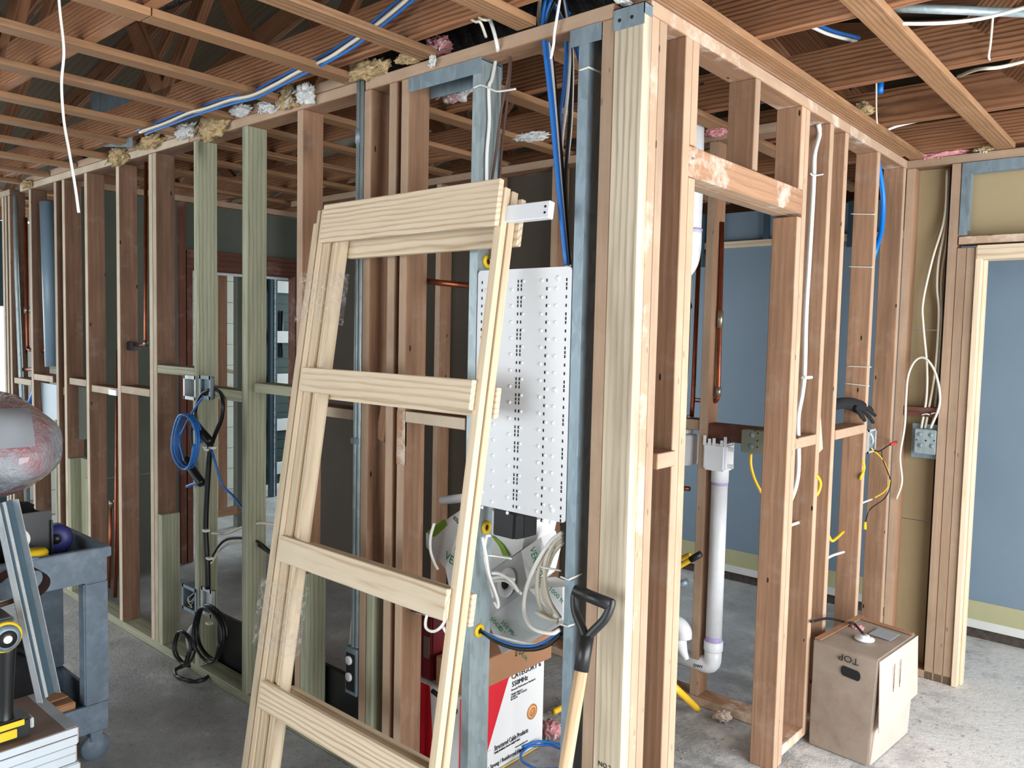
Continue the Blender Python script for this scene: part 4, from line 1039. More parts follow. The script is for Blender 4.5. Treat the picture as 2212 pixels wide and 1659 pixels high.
p = ay(935, 1492, Y0); tube('printed_cable', BLACKJ, CA, [p + Vector((0, -0.001, 0)), p + Vector((0.05, -0.001, -0.012)), p + Vector((0.12, -0.001, -0.035))], 0.009)
p = ay(949, 1530, Y0); text('lettering', 'www.', 0.018, basis((p.x, Y0 - 0.0022, p.z), (1, 0, 0), (0, 0, 1)), INKK, CA)
p = ay(908, 1652, Y0); text('lettering', 'CAT6', 0.022, basis((p.x - .03, Y0 - 0.0032, p.z), (1, 0, 0), (0, 0, 1)), INKK, CA)
# brown carton on top
X2 = X1 + 0.012
BC = thing('brown_carton', 'plain brown carton lying on the red and white cable carton', 'carton', (X2 - 0.12, 0.3, zc))
Y1b = ax(1191, 1430, X2).y; zb2 = zc + 0.001
zt2 = ax(1180, 1370, X2).z
boxes('body', CARD, BC, [(X2 - 0.15, X2, Y0 + 0.02, Y1b, zb2, zt2)], bev=0.002)
y_, z_ = ax(1112, 1425, X2).y, ax(1112, 1425, X2).z
for k, w in enumerate(('WIRE', 'PIPE', 'BOX')):
    text('lettering', w, 0.017, basis((X2 + 0.0015, y_ + 0.012 + 0.022 * (2 - k), z_ + 0.01), (0, 0, 1), (0, -1, 0)), INKB, BC)
# tilted white data cable cartons
def shape(name, mat, parent, pts, back):
    """solid between a front outline of 3-D points and the same outline pushed back"""
    bm = bmesh.new(); b = Vector(back)
    f = [bm.verts.new(p) for p in pts]; h = [bm.verts.new(p + b) for p in pts]
    n = len(pts)
    bm.faces.new(f); bm.faces.new(list(reversed(h)))
    for i in range(n): bm.faces.new((f[i], h[i], h[(i + 1) % n], f[(i + 1) % n]))
    bmesh.ops.recalc_face_normals(bm, faces=bm.faces)
    o = link(name, mesh_of(bm), mat)
    if parent is not None: fix(o, parent)
    return o
VC = thing('data_cable_carton', 'tilted grey and white cable carton with a plastic reel hole, right of the frame kit', 'carton', tuple(ay(1130, 1412, 0.16)))
a_, b_, c_, d_ = ay(1052, 1338, .17), ay(1142, 1272, .16), ay(1206, 1342, .17), ay(1084, 1412, .15)
shape('lower_face', PAPERG, VC, [a_, b_, c_, d_], (-0.02, 0.12, -0.02))
e_, f_ = ay(1126, 1190, .22), ay(1050, 1240, .22)
shape('reel_face', PAPERG, VC, [a_, b_, e_, f_], (-0.02, 0.12, -0.02))
g_, h_, i_ = ay(1169, 1160, .24), ay(1180, 1200, .23), ay(1168, 1250, .20)
shape('brand_panel', PAPER, VC, [b_, i_, h_, g_, e_], (-0.02, 0.10, 0.0))
shape('side_face', PAPER, VC, [i_, ay(1215, 1268, .20), ay(1215, 1340, .19), c_, b_], (-0.02, 0.10, -0.02))
rx = (b_ - a_).normalized(); ry = ((e_ - b_) - rx * (e_ - b_).dot(rx)).normalized()
c = ay(1096, 1258, .187); nrm = rx.cross(ry)
if nrm.y > 0: ry = -ry; 
RM = basis(c + Vector((0, -0.004, 0)), rx, ry)
lathe('reel_ring', PVCW, VC, [(0.022, 0.0), (0.022, 0.004), (0.045, 0.005), (0.050, 0.0)], RM, 26)
lathe('reel_hole', HOLE, VC, [(0.021, 0.0045), (0.021, 0.0055)], RM, 20)
tx = (c_ - b_).normalized(); ty = ((b_ - a_)).normalized()
n2 = tx.cross(ty)
off = Vector((0, -0.004, 0))
def txt_v(body, p, X, Y, size, mat, par, sx=1.0): text('lettering', body, size, basis(p, X, Y), mat, par, sx)
txt_v('SOLID RISER 4 PAIR', ay(1060, 1337, .163) + off, tx, ty, 0.022, INKG, VC, 0.95)
txt_v('350 MHz', ay(1083, 1344, .161) + off, tx, ty, 0.021, INKG, VC)
vx = (i_ - e_).normalized(); vy = (g_ - e_).normalized()
txt_v('VERICOM', ay(1147, 1184, .212) + off * 2, (ay(1166, 1248, .198) - ay(1147, 1184, .212)), vy, 0.032, INKG, VC, 0.85)
txt_v('1000 ft', ay(1188, 1272, .19) + off * 2, (ay(1215, 1300, .19) - ay(1188, 1272, .19)), (0.5, 0, 0.5), 0.022, INKG, VC)
VD = thing('data_cable_carton', 'tilted white cable carton with green leaf print behind the frame kit', 'carton', tuple(ay(960, 1285, 0.2)))
v = lambda x, y, Y=.17: ay(x, y, Y)
tip_ = ay(985, 1310, .20); tip_.z = ay(945, 1338, 0.16).z + 0.0008
shape('front_face', PAPER, VD, [v(920, 1152, .20), v(1008, 1093, .22), v(1108, 1112, .24), v(1140, 1128, .25), v(1128, 1186, .25), v(1050, 1240, .24), tip_, v(962, 1228, .17), v(921, 1182, .18)], (0.0, 0.16, 0.0))
shape('leaf_print', LEAF, VD, [v(921, 1150, .194), v(958, 1122, .203), v(985, 1160, .20), v(1004, 1182, .195), v(1002, 1196, .19), v(975, 1184, .19), v(942, 1164, .19)], (0, 0.004, 0))
shape('leaf_print', LEAF, VD, [v(1060, 1156, .232), v(1066, 1158, .232), v(1085, 1176, .235), v(1100, 1202, .235), v(1086, 1200, .235), v(1078, 1180, .234)], (0, 0.004, 0))
txt_v('VERICOM', v(960, 1205, .168), (v(998, 1240, .164) - v(962, 1208, .168)), (0.6, 0, 0.8), 0.042, INKG, VD, 0.9)
txt_v('SOLID RISER', v(978, 1120, .205), (v(1005, 1148, .2) - v(980, 1122, .205)), (0.6, 0, 0.8), 0.02, INKK, VD, 0.8)
txt_v('350 MHz', v(998, 1118, .208), (v(1020, 1142, .2) - v(998, 1118, .208)), (0.6, 0, 0.8), 0.018, INKK, VD, 0.8)
MC = thing('tool_case', 'dark maroon case with a tinted window behind the brown stud', 'case', tuple(ay(950, 1440, 0.16)))
z0_, z1_ = zc + 0.001, ay(945, 1338, 0.16).z
boxes('body', MAROON, MC, [(WX0 - 0.02, X1 - 0.16, 0.16, 0.36, z0_, z1_)], bev=0.006)
a, b = ay(916, 1372, .159), ay(957, 1436, .159)
boxes('window', BOARDB, MC, [(a.x, min(b.x, X1 - 0.17), 0.156, 0.160, max(b.z, z0_ + .01), a.z)], bev=0.001)

p = ay(1292, 1652, 0.0)
text('grade_stamp', 'NO.2', 0.018, basis((p.x, -0.0008, p.z), (1, 0, 0), (0, 0, 1)), INKK, WL)
# ------------------------------------------------------------------ cardboard box upside down by the right wall
KB = thing('cardboard_box', 'upside down dusty cardboard box marked TOP standing against the right wall', 'box', (0.13, 1.48, 0))
fl_ = Vector((0.018, 1.31, 0.0)); fr_ = az(1874, 1656, 0.0); br_ = az(1958, 1582, 0.0); bl_ = Vector((fl_.x + br_.x - fr_.x, fl_.y + br_.y - fr_.y, 0))
tfl = ay(1752, 1379, 1.315); tfr = ay(1897, 1426, 1.30); tbr = ay(1980, 1370, 1.70); tbl = ay(1852, 1330, 1.70)
tfl.x = max(tfl.x, 0.018); tbl.x = max(tbl.x, 0.018)
bm = bmesh.new()
vs = [bm.verts.new(p) for p in (fl_, fr_, br_, bl_, tfl, tfr, tbr, tbl)]
for f in ((0, 3, 2, 1), (4, 5, 6, 7), (0, 1, 5, 4), (1, 2, 6, 5), (2, 3, 7, 6), (3, 0, 4, 7)): bm.faces.new([vs[i] for i in f])
bmesh.ops.bevel(bm, geom=list(bm.edges), offset=0.004, segments=2, affect='EDGES')
bmesh.ops.subdivide_edges(bm, edges=list(bm.edges), cuts=2)
for v_ in bm.verts: v_.co += Vector((noise.noise(v_.co * 9), noise.noise(v_.co * 9 + Vector((5, 0, 0))), 0)) * 0.004
fix(link('body', mesh_of(bm), CARDD), KB)
def bil(a, b, c, d, u, w): return (a * (1 - u) + b * u) * (1 - w) + (d * (1 - u) + c * u) * w
def FB(u, w): return bil(fl_, fr_, tfr, tfl, u, w) + Vector((0, -0.006, 0))
def RB(u, w): return bil(fr_, br_, tbr, tfr, u, w) + Vector((0.006, 0, 0))
def sheet(name, mat, parent, pts, back):
    return shape(name, mat, parent, pts, back)
sheet('side_panel', CARDP, KB, [RB(0.02, 0.01), RB(0.98, 0.01), RB(0.98, 0.60), RB(0.5, 0.52), RB(0.28, 0.5), RB(0.10, 0.55)], (-0.005, 0, 0))
o_ = Vector((0.020, -0.004, 0))
sheet('torn_flap', CARDP, KB, [RB(0.01, 0.985), RB(1.0, 0.99), RB(1.0, 0.42) + o_, RB(0.74, 0.41) + o_, RB(0.02, 0.33) + o_], (-0.003, 0, 0))
slot_pts = []
for k in range(20):
    a = 2 * math.pi * k / 20
    u = 0.62 + (0.10 if math.cos(a) > 0 else -0.10) + 0.05 * math.cos(a); w = 0.80 + 0.045 * math.sin(a) - (u - 0.62) * 0.05
    slot_pts.append(FB(u, w))
sheet('hand_hole', HOLE, KB, slot_pts, (0, 0.004, 0))
fx = (FB(0, .9) - FB(1, .9)); fz = Vector((0, 0, -1))
text('lettering', 'TOP', 0.036, basis(FB(0.735, 0.955) + Vector((0, -0.002, 0)), fx, fz), INKK, KB, 1.1)
TPt = lambda u, w: bil(tfl, tfr, tbr, tbl, u, w) + Vector((0, 0, 0.007))
sheet('tape_strip', TAPE, KB, [TPt(0.50, 0.55), TPt(0.85, 0.55), TPt(0.85, 0.8), TPt(0.50, 0.8)], (0, 0, -0.002))
sheet('tape_strip', CARD, KB, [TPt(0.02, 0.0), TPt(0.12, 0.0), TPt(0.12, 1.0), TPt(0.02, 1.0)], (0, 0, -0.003))
sheet('tape_strip', CARD, KB, [TPt(0.02, 0.9), TPt(0.98, 0.9), TPt(0.98, 0.97), TPt(0.02, 0.97)], (0, 0, -0.003))
gl = TPt(0.56, 0.36)
lathe('cable_gland', PVCW, KB, [(0.036, 0), (0.036, 0.005), (0.018, 0.008), (0.018, 0.016), (0.010, 0.017)], Matrix.Translation(gl), 22)
for k in range(4):
    text('lettering', 'FRAGILE HANDLE WITH CARE', 0.007, basis(RB(0.35 + 0.16 * (k % 2), 0.62 + 0.03 * (k // 2)) + Vector((0.012, 0, 0.0)), (0, 0, 1), (0, -1, 0)), INKB, KB)
tube('cable', BLACKJ, KB, [gl + Vector((0, 0, 0.016)), gl + Vector((-0.05, 0.02, 0.045)), ax(1830, 1345, 0.05), ax(1790, 1336, 0.03), ax(1752, 1343, 0.012)], 0.005)

# ------------------------------------------------------------------ laundry outlet and drain in the inner partition
LO = thing('laundry_outlet', 'white plastic laundry outlet box on a white drain standpipe', 'pipe', (-0.38, 1.32, 0.2))
boxes('box', PVCW, LO, [(-0.462, -0.362, 1.285, 1.375, 1.012, 1.125)], bev=0.008)
for x, h in ((-0.462, 0.03), (-0.44, 0.018), (-0.42, 0.022), (-0.385, 0.016), (-0.37, 0.032)):
    boxes('broken_rim', PVCW, LO, [(x, x + 0.012, 1.287, 1.291, 1.115, 1.125 + h)])
boxes('broken_rim', PVCW, LO, [(-0.46, -0.365, 1.37, 1.374, 1.115, 1.145)])
for z in (1.035, 1.105):
    boxes('mounting_ear', PVCW, LO, [(-0.364, -0.335, 1.31, 1.314, z - 0.009, z + 0.009)], bev=0.0015)
lathe('hub', PVCW, LO, [(0.036, 0), (0.036, 0.05), (0.04, 0.06)], Matrix.Translation((-0.402, 1.33, 0.962)), 20)
lathe('primer_band', PURPLE, LO, [(0.0345, 0), (0.0345, 0.012)], Matrix.Translation((-0.402, 1.33, 0.950)), 20)
tube('standpipe', PVCW, LO, [(-0.402, 1.33, 0.28), (-0.402, 1.33, 0.965)], 0.0335, 20, False)
lathe('primer_band', PURPLE, LO, [(0.0345, 0), (0.0345, 0.022)], Matrix.Translation((-0.402, 1.33, 0.285)), 20)
lathe('hub', PVCW, LO, [(0.038, 0), (0.040, 0.004), (0.040, 0.04), (0.037, 0.042)], Matrix.Translation((-0.402, 1.33, 0.245)), 20)
tube('elbow', PVCW, LO, pipe([(-0.402, 1.33, 0.25), (-0.402, 1.33, 0.175), (-0.60, 1.33, 0.175)], 0.07, 8), 0.036, 18, False)
text('lettering', 'DWV', 0.018, basis((-0.47, 1.293, 0.165), (1, 0, 0.1), (0, 0, 1)), INKK, LO)
TR = thing('drain_trap', 'white plastic drain trap half hidden behind the doorway jamb', 'pipe', (-0.62, 1.33, 0.1))
tube('bend', PVCW, TR, Y3([(1440, 1350, 1.24), (1462, 1347, 1.24), (1476, 1362, 1.24), (1477, 1378, 1.24)]), 0.034, 16)
tube('lower_bend', PVCW, TR, Y3([(1468, 1380, 1.25), (1475, 1405, 1.25), (1484, 1425, 1.25)]), 0.026, 16, r_of=lambda t: 0.03 - 0.02 * t)
VB = thing('valve_box', 'second white valve box left of the inner stud, pipes below', 'box', (-0.60, 1.33, 1.0))
slab_y('box', PVCW, VB, [(1446, 938), (1492, 940), (1489, 1006), (1444, 1004)], 1.32, 0.08, 0.004)
slab_y('cap', PVCW, VB, [(1465, 928), (1486, 928), (1486, 938), (1465, 938)], 1.33, 0.05, 0.003)
tube('valve_tail', CHROME, VB, Y3([(1476, 1006, 1.35), (1476, 1024, 1.35), (1474, 1038, 1.35), (1462, 1046, 1.35)]), 0.009)
tube('valve_tail', CHROME, VB, Y3([(1489, 898, 1.36), (1486, 908, 1.36), (1476, 912, 1.36), (1465, 910, 1.36)]), 0.010)
VP = thing('vent_pipe', 'wide white plastic vent pipe hanging beside the doorway header', 'pipe', (-0.5, 1.2, 2.0))
tube('run', PVCW, VP, Y3([(1496, 190, 1.22), (1492, 400, 1.22), (1488, 505, 1.22)]), 0.05, 18, False)
tube('primer_band', PURPLE, VP, Y3([(1490, 496, 1.22), (1490, 500, 1.22)]), 0.0512, 18, False)
tube('bend', PVCW, VP, Y3([(1489, 500, 1.22), (1487, 540, 1.22), (1480, 568, 1.20), (1462, 590, 1.18)]), 0.051, 18)
copper('copper pipe with soldered joints right of the inner stud', [ay(1560, 480, 1.345), ay(1551, 868, 1.345), ay(1500, 864, 1.40)], 0.0095, fits=((ay(1555.5, 690, 1.345), (0, 0, 0.035)), (ay(1551.5, 846, 1.345), (0, 0, 0.02))))
copper('dark copper pipe left of the inner stud', [ay(1513, 470, 1.39), ay(1497, 862, 1.36), ay(1494, 900, 1.36)], 0.0095)
copper('short copper stub low beside the white valve box', [ay(1440, 1050, 1.36), ay(1490, 1056, 1.36)], 0.010)
def gas(label, pts, r=0.012, end=None):
    t = thing('gas_pipe', label, 'pipe', tuple(pts[0]))
    tube('run', YELLOWP, t, pts, r, 12)
    if end: tube('end_cap', BLACK if end == 'k' else GALVD, t, [pts[-1] - (pts[-1] - pts[-2]).normalized() * 0.004, pts[-1] + (pts[-1] - pts[-2]).normalized() * 0.05], r * 1.25, 12, False)
    return t
gas('upper yellow gas pipe with a black end behind the doorway jamb', Y3([(1452, 1236, 1.20), (1470, 1222, 1.20), (1494, 1208, 1.20)]), 0.011, 'k')
gas('yellow gas pipe running just above another behind the jamb', Y3([(1452, 1216, 1.25), (1472, 1206, 1.25), (1492, 1198, 1.25)]), 0.011)
gas('short yellow gas pipe with grey grip behind the jamb', [az(1430, 1560, 0.0), ay(1436, 1330, 1.13), ay(1444, 1276, 1.15), ay(1456, 1268, 1.15), ay(1463, 1265, 1.15)], 0.011, 'g')
gas('lower yellow pipe slanting down to the floor inside the doorway', [ay(1440, 1468, 1.0), ay(1470, 1496, 1.02), az(1507, 1532, 0.02)], 0.014)
YG = gas('yellow pipe lying on the floor behind the red carton', [az(1196, 1538, 0.03), az(1220, 1525, 0.03), az(1245, 1510, 0.03)], 0.012)

# ------------------------------------------------------------------ boxes and wiring on the right wall
GB = thing('junction_box', 'grey green junction box under the dark blocking, yellow cable below', 'electrical box', (-0.2, 1.3, 1.0))
a = ay(1611, 926, 1.295); b = ay(1662, 980, 1.295)
boxes('body', BLUEBOX, GB, [(a.x, b.x, 1.255, 1.298, b.z, a.z)], bev=0.003)
for px, py, rr in ((1624, 940, 0.011), (1622, 964, 0.011), (1637, 936, 0.003), (1636, 952, 0.003), (1636, 966, 0.003), (1631, 930, 0.003)):
    p = ay(px, py, 1.2545); lathe('knockout', GALVD if rr > .005 else HOLE, GB, [(rr, 0), (rr * .9, 0.001)], basis(p, (1, 0, 0), (0, 0, 1)), 14)
cable('yellow_cable', 'yellow cable dropping from the grey green junction box', YELLOWP, Y3([(1622, 980, 1.28), (1622, 1005, 1.28), (1630, 1035, 1.28), (1645, 1065, 1.28)]), 0.006)
def box_b(name, label, y0, y1, z0, z1, mat):
    t = thing(name, label, 'electrical box', (0, (y0 + y1) / 2, z0))
    k = 0.002
    boxes('shell', mat, t, [(-.05, -.048, y0, y1, z0, z1), (-.05, .004, y0, y0 + k, z0, z1), (-.05, .004, y1 - k, y1, z0, z1), (-.05, .004, y0, y1, z0, z0 + k), (-.05, .004, y0, y1, z1 - k, z1)])
    e = .009
    boxes('mud_ring', mat, t, [(.004, .008, y0, y0 + e, z0, z1), (.004, .008, y1 - e, y1, z0, z1), (.004, .008, y0, y1, z0, z0 + e), (.004, .008, y0, y1, z1 - e, z1)])
    return t
ya, yb2 = 1.897, ax(1891, 950, 0.004).y
RB1 = box_b('switch_box', 'open steel switch box with loose wires on the right wall', ya, yb2, ax(1876, 978, 0).z, ax(1876, 928, 0).z, CHROME)
tubes('folded_wire', WHITEC, RB1, [(X3([(1872, 965, -.03), (1885, 955, -.01), (1882, 940, -.01), (1872, 945, -.03)]), 0.003), (X3([(1882, 972, -.02), (1886, 950, 0.0), (1880, 935, -.01)]), 0.003)])
def w(label, mat, pts, r, name='wire', cat='wire'): cable(name, label, mat, X3(pts), r, cat)
tube('wire', BLACKJ, RB1, X3([(1880, 970, .0), (1898, 975, .02), (1915, 965, .03), (1926, 958, .03)]), 0.003)
tube('red_wire_nut', REDP, RB1, X3([(1924, 960, .03), (1936, 955, .03)]), 0.007, 8, False)
tube('wire', YELLOWP, RB1, X3([(1882, 968, .005), (1908, 995, .02), (1922, 1035, .02), (1912, 1060, .01), (1890, 1075, -.01)]), 0.003)
tube('wire', BLACKJ, RB1, X3([(1905, 975, .02), (1906, 990, .02), (1918, 1020, .025), (1924, 1045, .02), (1912, 1075, .01), (1880, 1100, .0), (1869, 1128, -.02)]), 0.0025)
tube('yellow_wire_nut', YELLOW, RB1, X3([(1869, 1127, -.02), (1868, 1143, -.02)]), 0.007, 8, False, r_of=lambda t: 0.005 + 0.003 * t)
w('white wire bent through a drilled hole in the right wall', WHITEC, [(1850, 1098, -.03), (1862, 1087, -.03), (1884, 1078, -.04)], 0.0045)
w('white cable tail lower on the right wall', WHITEC, [(1773, 1214, -.05), (1784, 1208, -.05), (1798, 1200, -.05), (1823, 1192, -.05)], 0.0055)
w('short white cable stub beside the doorway trimmer', WHITEC, [(1700, 1138, -.045), (1712, 1133, -.05), (1727, 1128, -.055)], 0.006)
w('flat yellow cable entering a drilled stud on the right wall', YELLOWP, [(1778, 1104, -.05), (1784, 1140, -.05), (1795, 1167, -.05), (1806, 1163, -.05), (1822, 1148, -.055)], 0.0065)
w('left yellow cable loop poking round a stud edge', YELLOWP, [(1752, 1027, -.03), (1764, 1028, .0), (1772, 1044, .0), (1766, 1066, .0), (1750, 1080, -.03)], 0.0065)
w('right yellow cable loop below the steel switch box', YELLOWP, [(1856, 990, -.03), (1864, 998, .0), (1866, 1012, .0), (1860, 1030, .0), (1853, 1042, -.03)], 0.0065)
w('long white cable snaking down the bay right of the doorway', WHITEC, [(1768, 268, -.04), (1770, 290, -.04), (1760, 330, -.03), (1758, 375, -.03), (1755, 440, -.03), (1748, 560, -.03), (1741, 680, -.03), (1738, 800, -.03), (1733, 850, -.03), (1724, 905, -.03), (1725, 1000, -.03), (1719, 1050, -.03), (1703, 1092, -.05)], 0.0085, 'white_cable', 'cable')
tie('white tie knotted round the long white cable', X3([(1750, 374, -.02), (1757, 379, -.015), (1775, 377, -.02), (1788, 374, -.03), (1796, 381, -.04)]), 0.003)
tag(boxes('cable_staple', TIE, None, [(-.03, -.012, ax(1730, 815, -.03).y, ax(1746, 815, -.03).y, ax(1738, 818, -.03).z, ax(1738, 812, -.03).z)], bev=0.002), 'white staple on the long white cable', 'staple')
for i, (y1_, y2_) in enumerate(((462, 463), (576, 577), (791, 793), (828, 834))):
    lab = ('highest white tie', 'second highest white tie', 'third highest white tie', 'lowest white tie')[i] + ' strapped round the knotty stud on the right wall'
    tie(lab, Y3([(1838 - i * 4, y1_, 1.853), (1862 - i * 3, (y1_ + y2_) / 2, 1.852), (1890 - i * 4, y2_, 1.852)]), 0.0022)
BP = thing('blue_pipe', 'bright blue plastic pipe curving down behind the right wall studs', 'pipe', tuple(ax(1900, 450, -.05)))
tube('run', BLUEP, BP, X3([(1896, 350, -.045), (1905, 400, -.045), (1908, 440, -.045), (1904, 495, -.045), (1893, 535, -.045), (1884, 565, -.06)]), 0.011, 14)
tag(tube('blue_pipe_stub', BLUEP, None, [az(1902, 168, 2.56), az(1900, 200, 2.50)], 0.013, 12, False), 'bright blue pipe stub between the joists at upper right', 'pipe')
GLV = thing('work_glove', 'limp black work glove lying on the blocking of the right wall', 'glove', tuple(ax(1840, 895, -.03)))
bm = bmesh.new()
add_tube(bm, catmull(X3([(1790, 880, -.045), (1812, 872, -.03), (1835, 872, -.02), (1858, 880, -.01)]), 5), 0.024, 10, True, lambda t: 0.020 + 0.010 * t)
o = fix(link('palm', mesh_of(bm, True), BLACKC), GLV)
for pts in ([(1852, 872, -.005), (1872, 882, .005), (1890, 897, .008)], [(1855, 880, .002), (1872, 893, .012), (1886, 912, .014)], [(1850, 884, .006), (1862, 898, .014), (1868, 908, .014)], [(1848, 878, .01), (1856, 892, .018), (1862, 902, .018)], [(1862, 874, -.03), (1878, 880, -.025), (1884, 888, -.02)]):
    tube('finger', BLACKC, GLV, X3(pts), 0.008, 8)
# end wall wiring
EB = thing('junction_box', 'square steel junction box with knockouts on the end wall', 'electrical box', (0.13, 2.28, 1.04))
a, b = ay(1975, 926, 2.275), ay(2023, 984, 2.275)
boxes('plate', GALVD, EB, [(ay(1966, 950, 2.29).x, 0.185, 2.318, 2.322, ay(1990, 990, 2.3).z, ay(1990, 916, 2.3).z)])
boxes('body', GALV, EB, [(a.x, min(b.x, 0.184), 2.285, 2.317, b.z, a.z)], bev=0.003)
for px, py, rr in ((1986, 938, .010), (2010, 940, .010), (1987, 962, .010), (2012, 964, .010), (2000, 952, .004), (1980, 950, .003), (2018, 952, .003)):
    lathe('knockout', GALVD if rr > .005 else HOLE, EB, [(rr, 0), (rr * .9, .0012)], basis(ay(px, py, 2.2845), (1, 0, 0), (0, 0, 1)), 14)
_we = [0]
def we(label, pts, r=0.0055):
    k = (0.0, 0.012, 0.024, -0.014)[_we[0]]; _we[0] += 1
    cable('white_cable', label, CREAMC, Y3([(a, b, c + k) for a, b, c in pts]), r)
we('left white cable bowing down to the end wall junction box', [(2046, 368, 2.33), (2040, 470, 2.32), (2014, 560, 2.31), (1994, 650, 2.30), (1994, 700, 2.30), (2002, 790, 2.30), (2001, 860, 2.30), (1990, 925, 2.30)])
we('middle white cable dropping to the end wall junction box', [(2050, 368, 2.335), (2043, 480, 2.325), (2028, 560, 2.315), (2024, 620, 2.31), (2028, 680, 2.31), (2020, 800, 2.305), (2003, 900, 2.30), (1998, 925, 2.30)])
we('right white cable hugging the studs above the end wall junction box', [(2054, 368, 2.34), (2048, 500, 2.33), (2034, 600, 2.32), (2034, 700, 2.32), (2026, 820, 2.32), (2018, 900, 2.31), (2014, 925, 2.305)])
we('white cable arching up and out from the end wall junction box', [(2010, 925, 2.30), (2030, 870, 2.29), (2022, 810, 2.28), (2000, 775, 2.275), (1978, 778, 2.27), (1962, 810, 2.27), (1957, 860, 2.275), (1954, 920, 2.275), (1944, 985, 2.275), (1948, 1040, 2.275), (1936, 1078, 2.285)])
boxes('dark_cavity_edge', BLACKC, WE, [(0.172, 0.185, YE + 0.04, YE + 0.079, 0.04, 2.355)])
tie('white tie left of a pair on the end wall cables', Y3([(1991, 896, 2.285), (2001, 894, 2.283), (2008, 896, 2.285)]), 0.003)
tie('white tie right of a pair on the end wall cables', Y3([(2011, 894, 2.285), (2018, 892, 2.283), (2024, 894, 2.285)]), 0.003)

tm = thing('torn_membrane', 'torn black and white membrane hanging left of the inner stud', 'membrane', tuple(ay(1470, 900, 1.44)))
slab_y('white_backing', PAPERG, tm, [(1462, 600), (1494, 606), (1492, 700), (1488, 800), (1480, 890), (1462, 890)], 1.45, 0.004)
slab_y('black_skin', BLACKC, tm, [(1462, 620), (1484, 622), (1494, 662), (1480, 692), (1488, 718), (1478, 742), (1484, 780), (1474, 806), (1480, 840), (1474, 885), (1462, 885)], 1.435, 0.006)
# ------------------------------------------------------------------ grey utility cart at the left
CT = thing('utility_cart', 'grey plastic utility cart with two shelves beside the left wall', 'cart', (-2.02, -1.0, 0))
cx0, cx1, cy0, cy1 = -2.27, -1.80, -1.46, -0.56
zt_ = 0.772
def tray(z1, depth, lip):
    t = 0.012; z0 = z1 - depth
    return [(cx0 + t, cx1 - t, cy0 + t, cy1 - t, z0, z0 + t), (cx0, cx1, cy1 - t, cy1, z0, z1), (cx0, cx1, cy0, cy0 + t, z0, z1), (cx0, cx0 + t, cy0 + t, cy1 - t, z0, z1), (cx1 - t, cx1, cy0 + t, cy1 - t, z0, z1)]
boxes('top_tray', CARTM, CT, tray(zt_, 0.115, 0))
boxes('tray_rim', CARTM, CT, [(cx1 - 0.016, cx1 + 0.012, cy0 - .012, cy1 + .012, zt_ - 0.032, zt_ + .004), (cx0 - 0.012, cx0 + 0.016, cy0 - .012, cy1 + .012, zt_ - 0.032, zt_ + .004), (cx0 + .0165, cx1 - .0165, cy1 - .016, cy1 + .012, zt_ - 0.032, zt_ + 0.004), (cx0 + .0165, cx1 - .0165, cy0 - .012, cy0 + .016, zt_ - 0.032, zt_ + .004)], bev=0.003)
boxes('lower_tray', CARTM, CT, tray(0.215, 0.10, 0))
for x in (cx0, cx1 - 0.05):
    for y in (cy0, cy1 - 0.075):
        boxes('leg', CARTM, CT, [(x - (0.0 if x > -2 else 0.003), x + 0.053, y - .003, y + 0.078, 0.216, zt_ - 0.116)], bev=0.005)
        cx, cy = x + 0.026, y + 0.037
        boxes('caster_fork', CARTM, CT, [(cx - 0.02, cx + 0.02, cy - 0.02, cy + 0.02, 0.075, 0.114)], bev=0.003)
        lathe('caster_wheel', CARTM, CT, [(0.012, -0.013), (0.046, -0.012), (0.049, 0.0), (0.046, 0.012), (0.012, 0.013)], basis((cx, cy, 0.0495), (0, 1, 0), (0, 0, 1)), 20)
zf = zt_ - 0.115 + 0.0125
def lump(name, mat, c, s, seed, sub=3, amp=0.25, freq=3.0, parent=None, flat=None):
    bm = bmesh.new()
    bmesh.ops.create_icosphere(bm, subdivisions=sub, radius=1.0)
    for v_ in bm.verts:
        d = 1 + amp * noise.noise(v_.co * freq + Vector((seed, seed * .7, 0)))
        v_.co = Vector((v_.co.x * s[0], v_.co.y * s[1], v_.co.z * s[2])) * d
        if flat is not None and v_.co.z < -s[2] * flat: v_.co.z = -s[2] * flat
        v_.co += Vector(c)
    o = link(name, mesh_of(bm, True), mat)
    if parent is not None: fix(o, parent)
    return o
tb = thing('tool_bag', 'open black tool bag slumped in the top tray of the cart', 'bag', (-2.08, -0.95, zf))
lump('body', BLACKC, (-2.115, -0.88, zf + 0.115), (0.10, 0.15, 0.14), 2.3, amp=0.3, parent=tb, flat=0.75)
lump('flap', BLACKC, (-2.14, -0.80, zf + 0.195), (0.10, 0.13, 0.045), 4.3, amp=0.35, parent=tb)
pb = thing('plastic_bin', 'black open plastic bin standing in the cart tray', 'bin', (-1.98, -0.75, zf))
a = ax(35, 1110, -1.96); b = ax(113, 1165, -1.96)
boxes('back_wall', BLACK, pb, [(-1.975, -1.965, a.y, b.y, zf + 0.02, a.z - 0.005)], bev=0.002)
for y_, dz in ((a.y, .03), (b.y - .006, .04)): boxes('side_wall', BLACK, pb, [(-1.975, -1.95, y_, y_ + 0.006, zf + 0.02, a.z - dz)])
boxes('bottom', BLACK, pb, [(-1.975, -1.95, a.y, b.y, zf, zf + 0.02)])
ys = thing('wire_spool', 'spool of yellow wire in the front of the cart tray', 'spool', (-1.84, -0.79, zf))
c = ax(73, 1200, -1.89); SM = Matrix.Translation((c.x, c.y, zf))
lathe('wire', YELLOW, ys, [(0.038, 0.004)] + [(0.043 + 0.0018 * (k % 2), 0.006 + k * 0.005) for k in range(21)] + [(0.038, 0.114)], SM, 24)
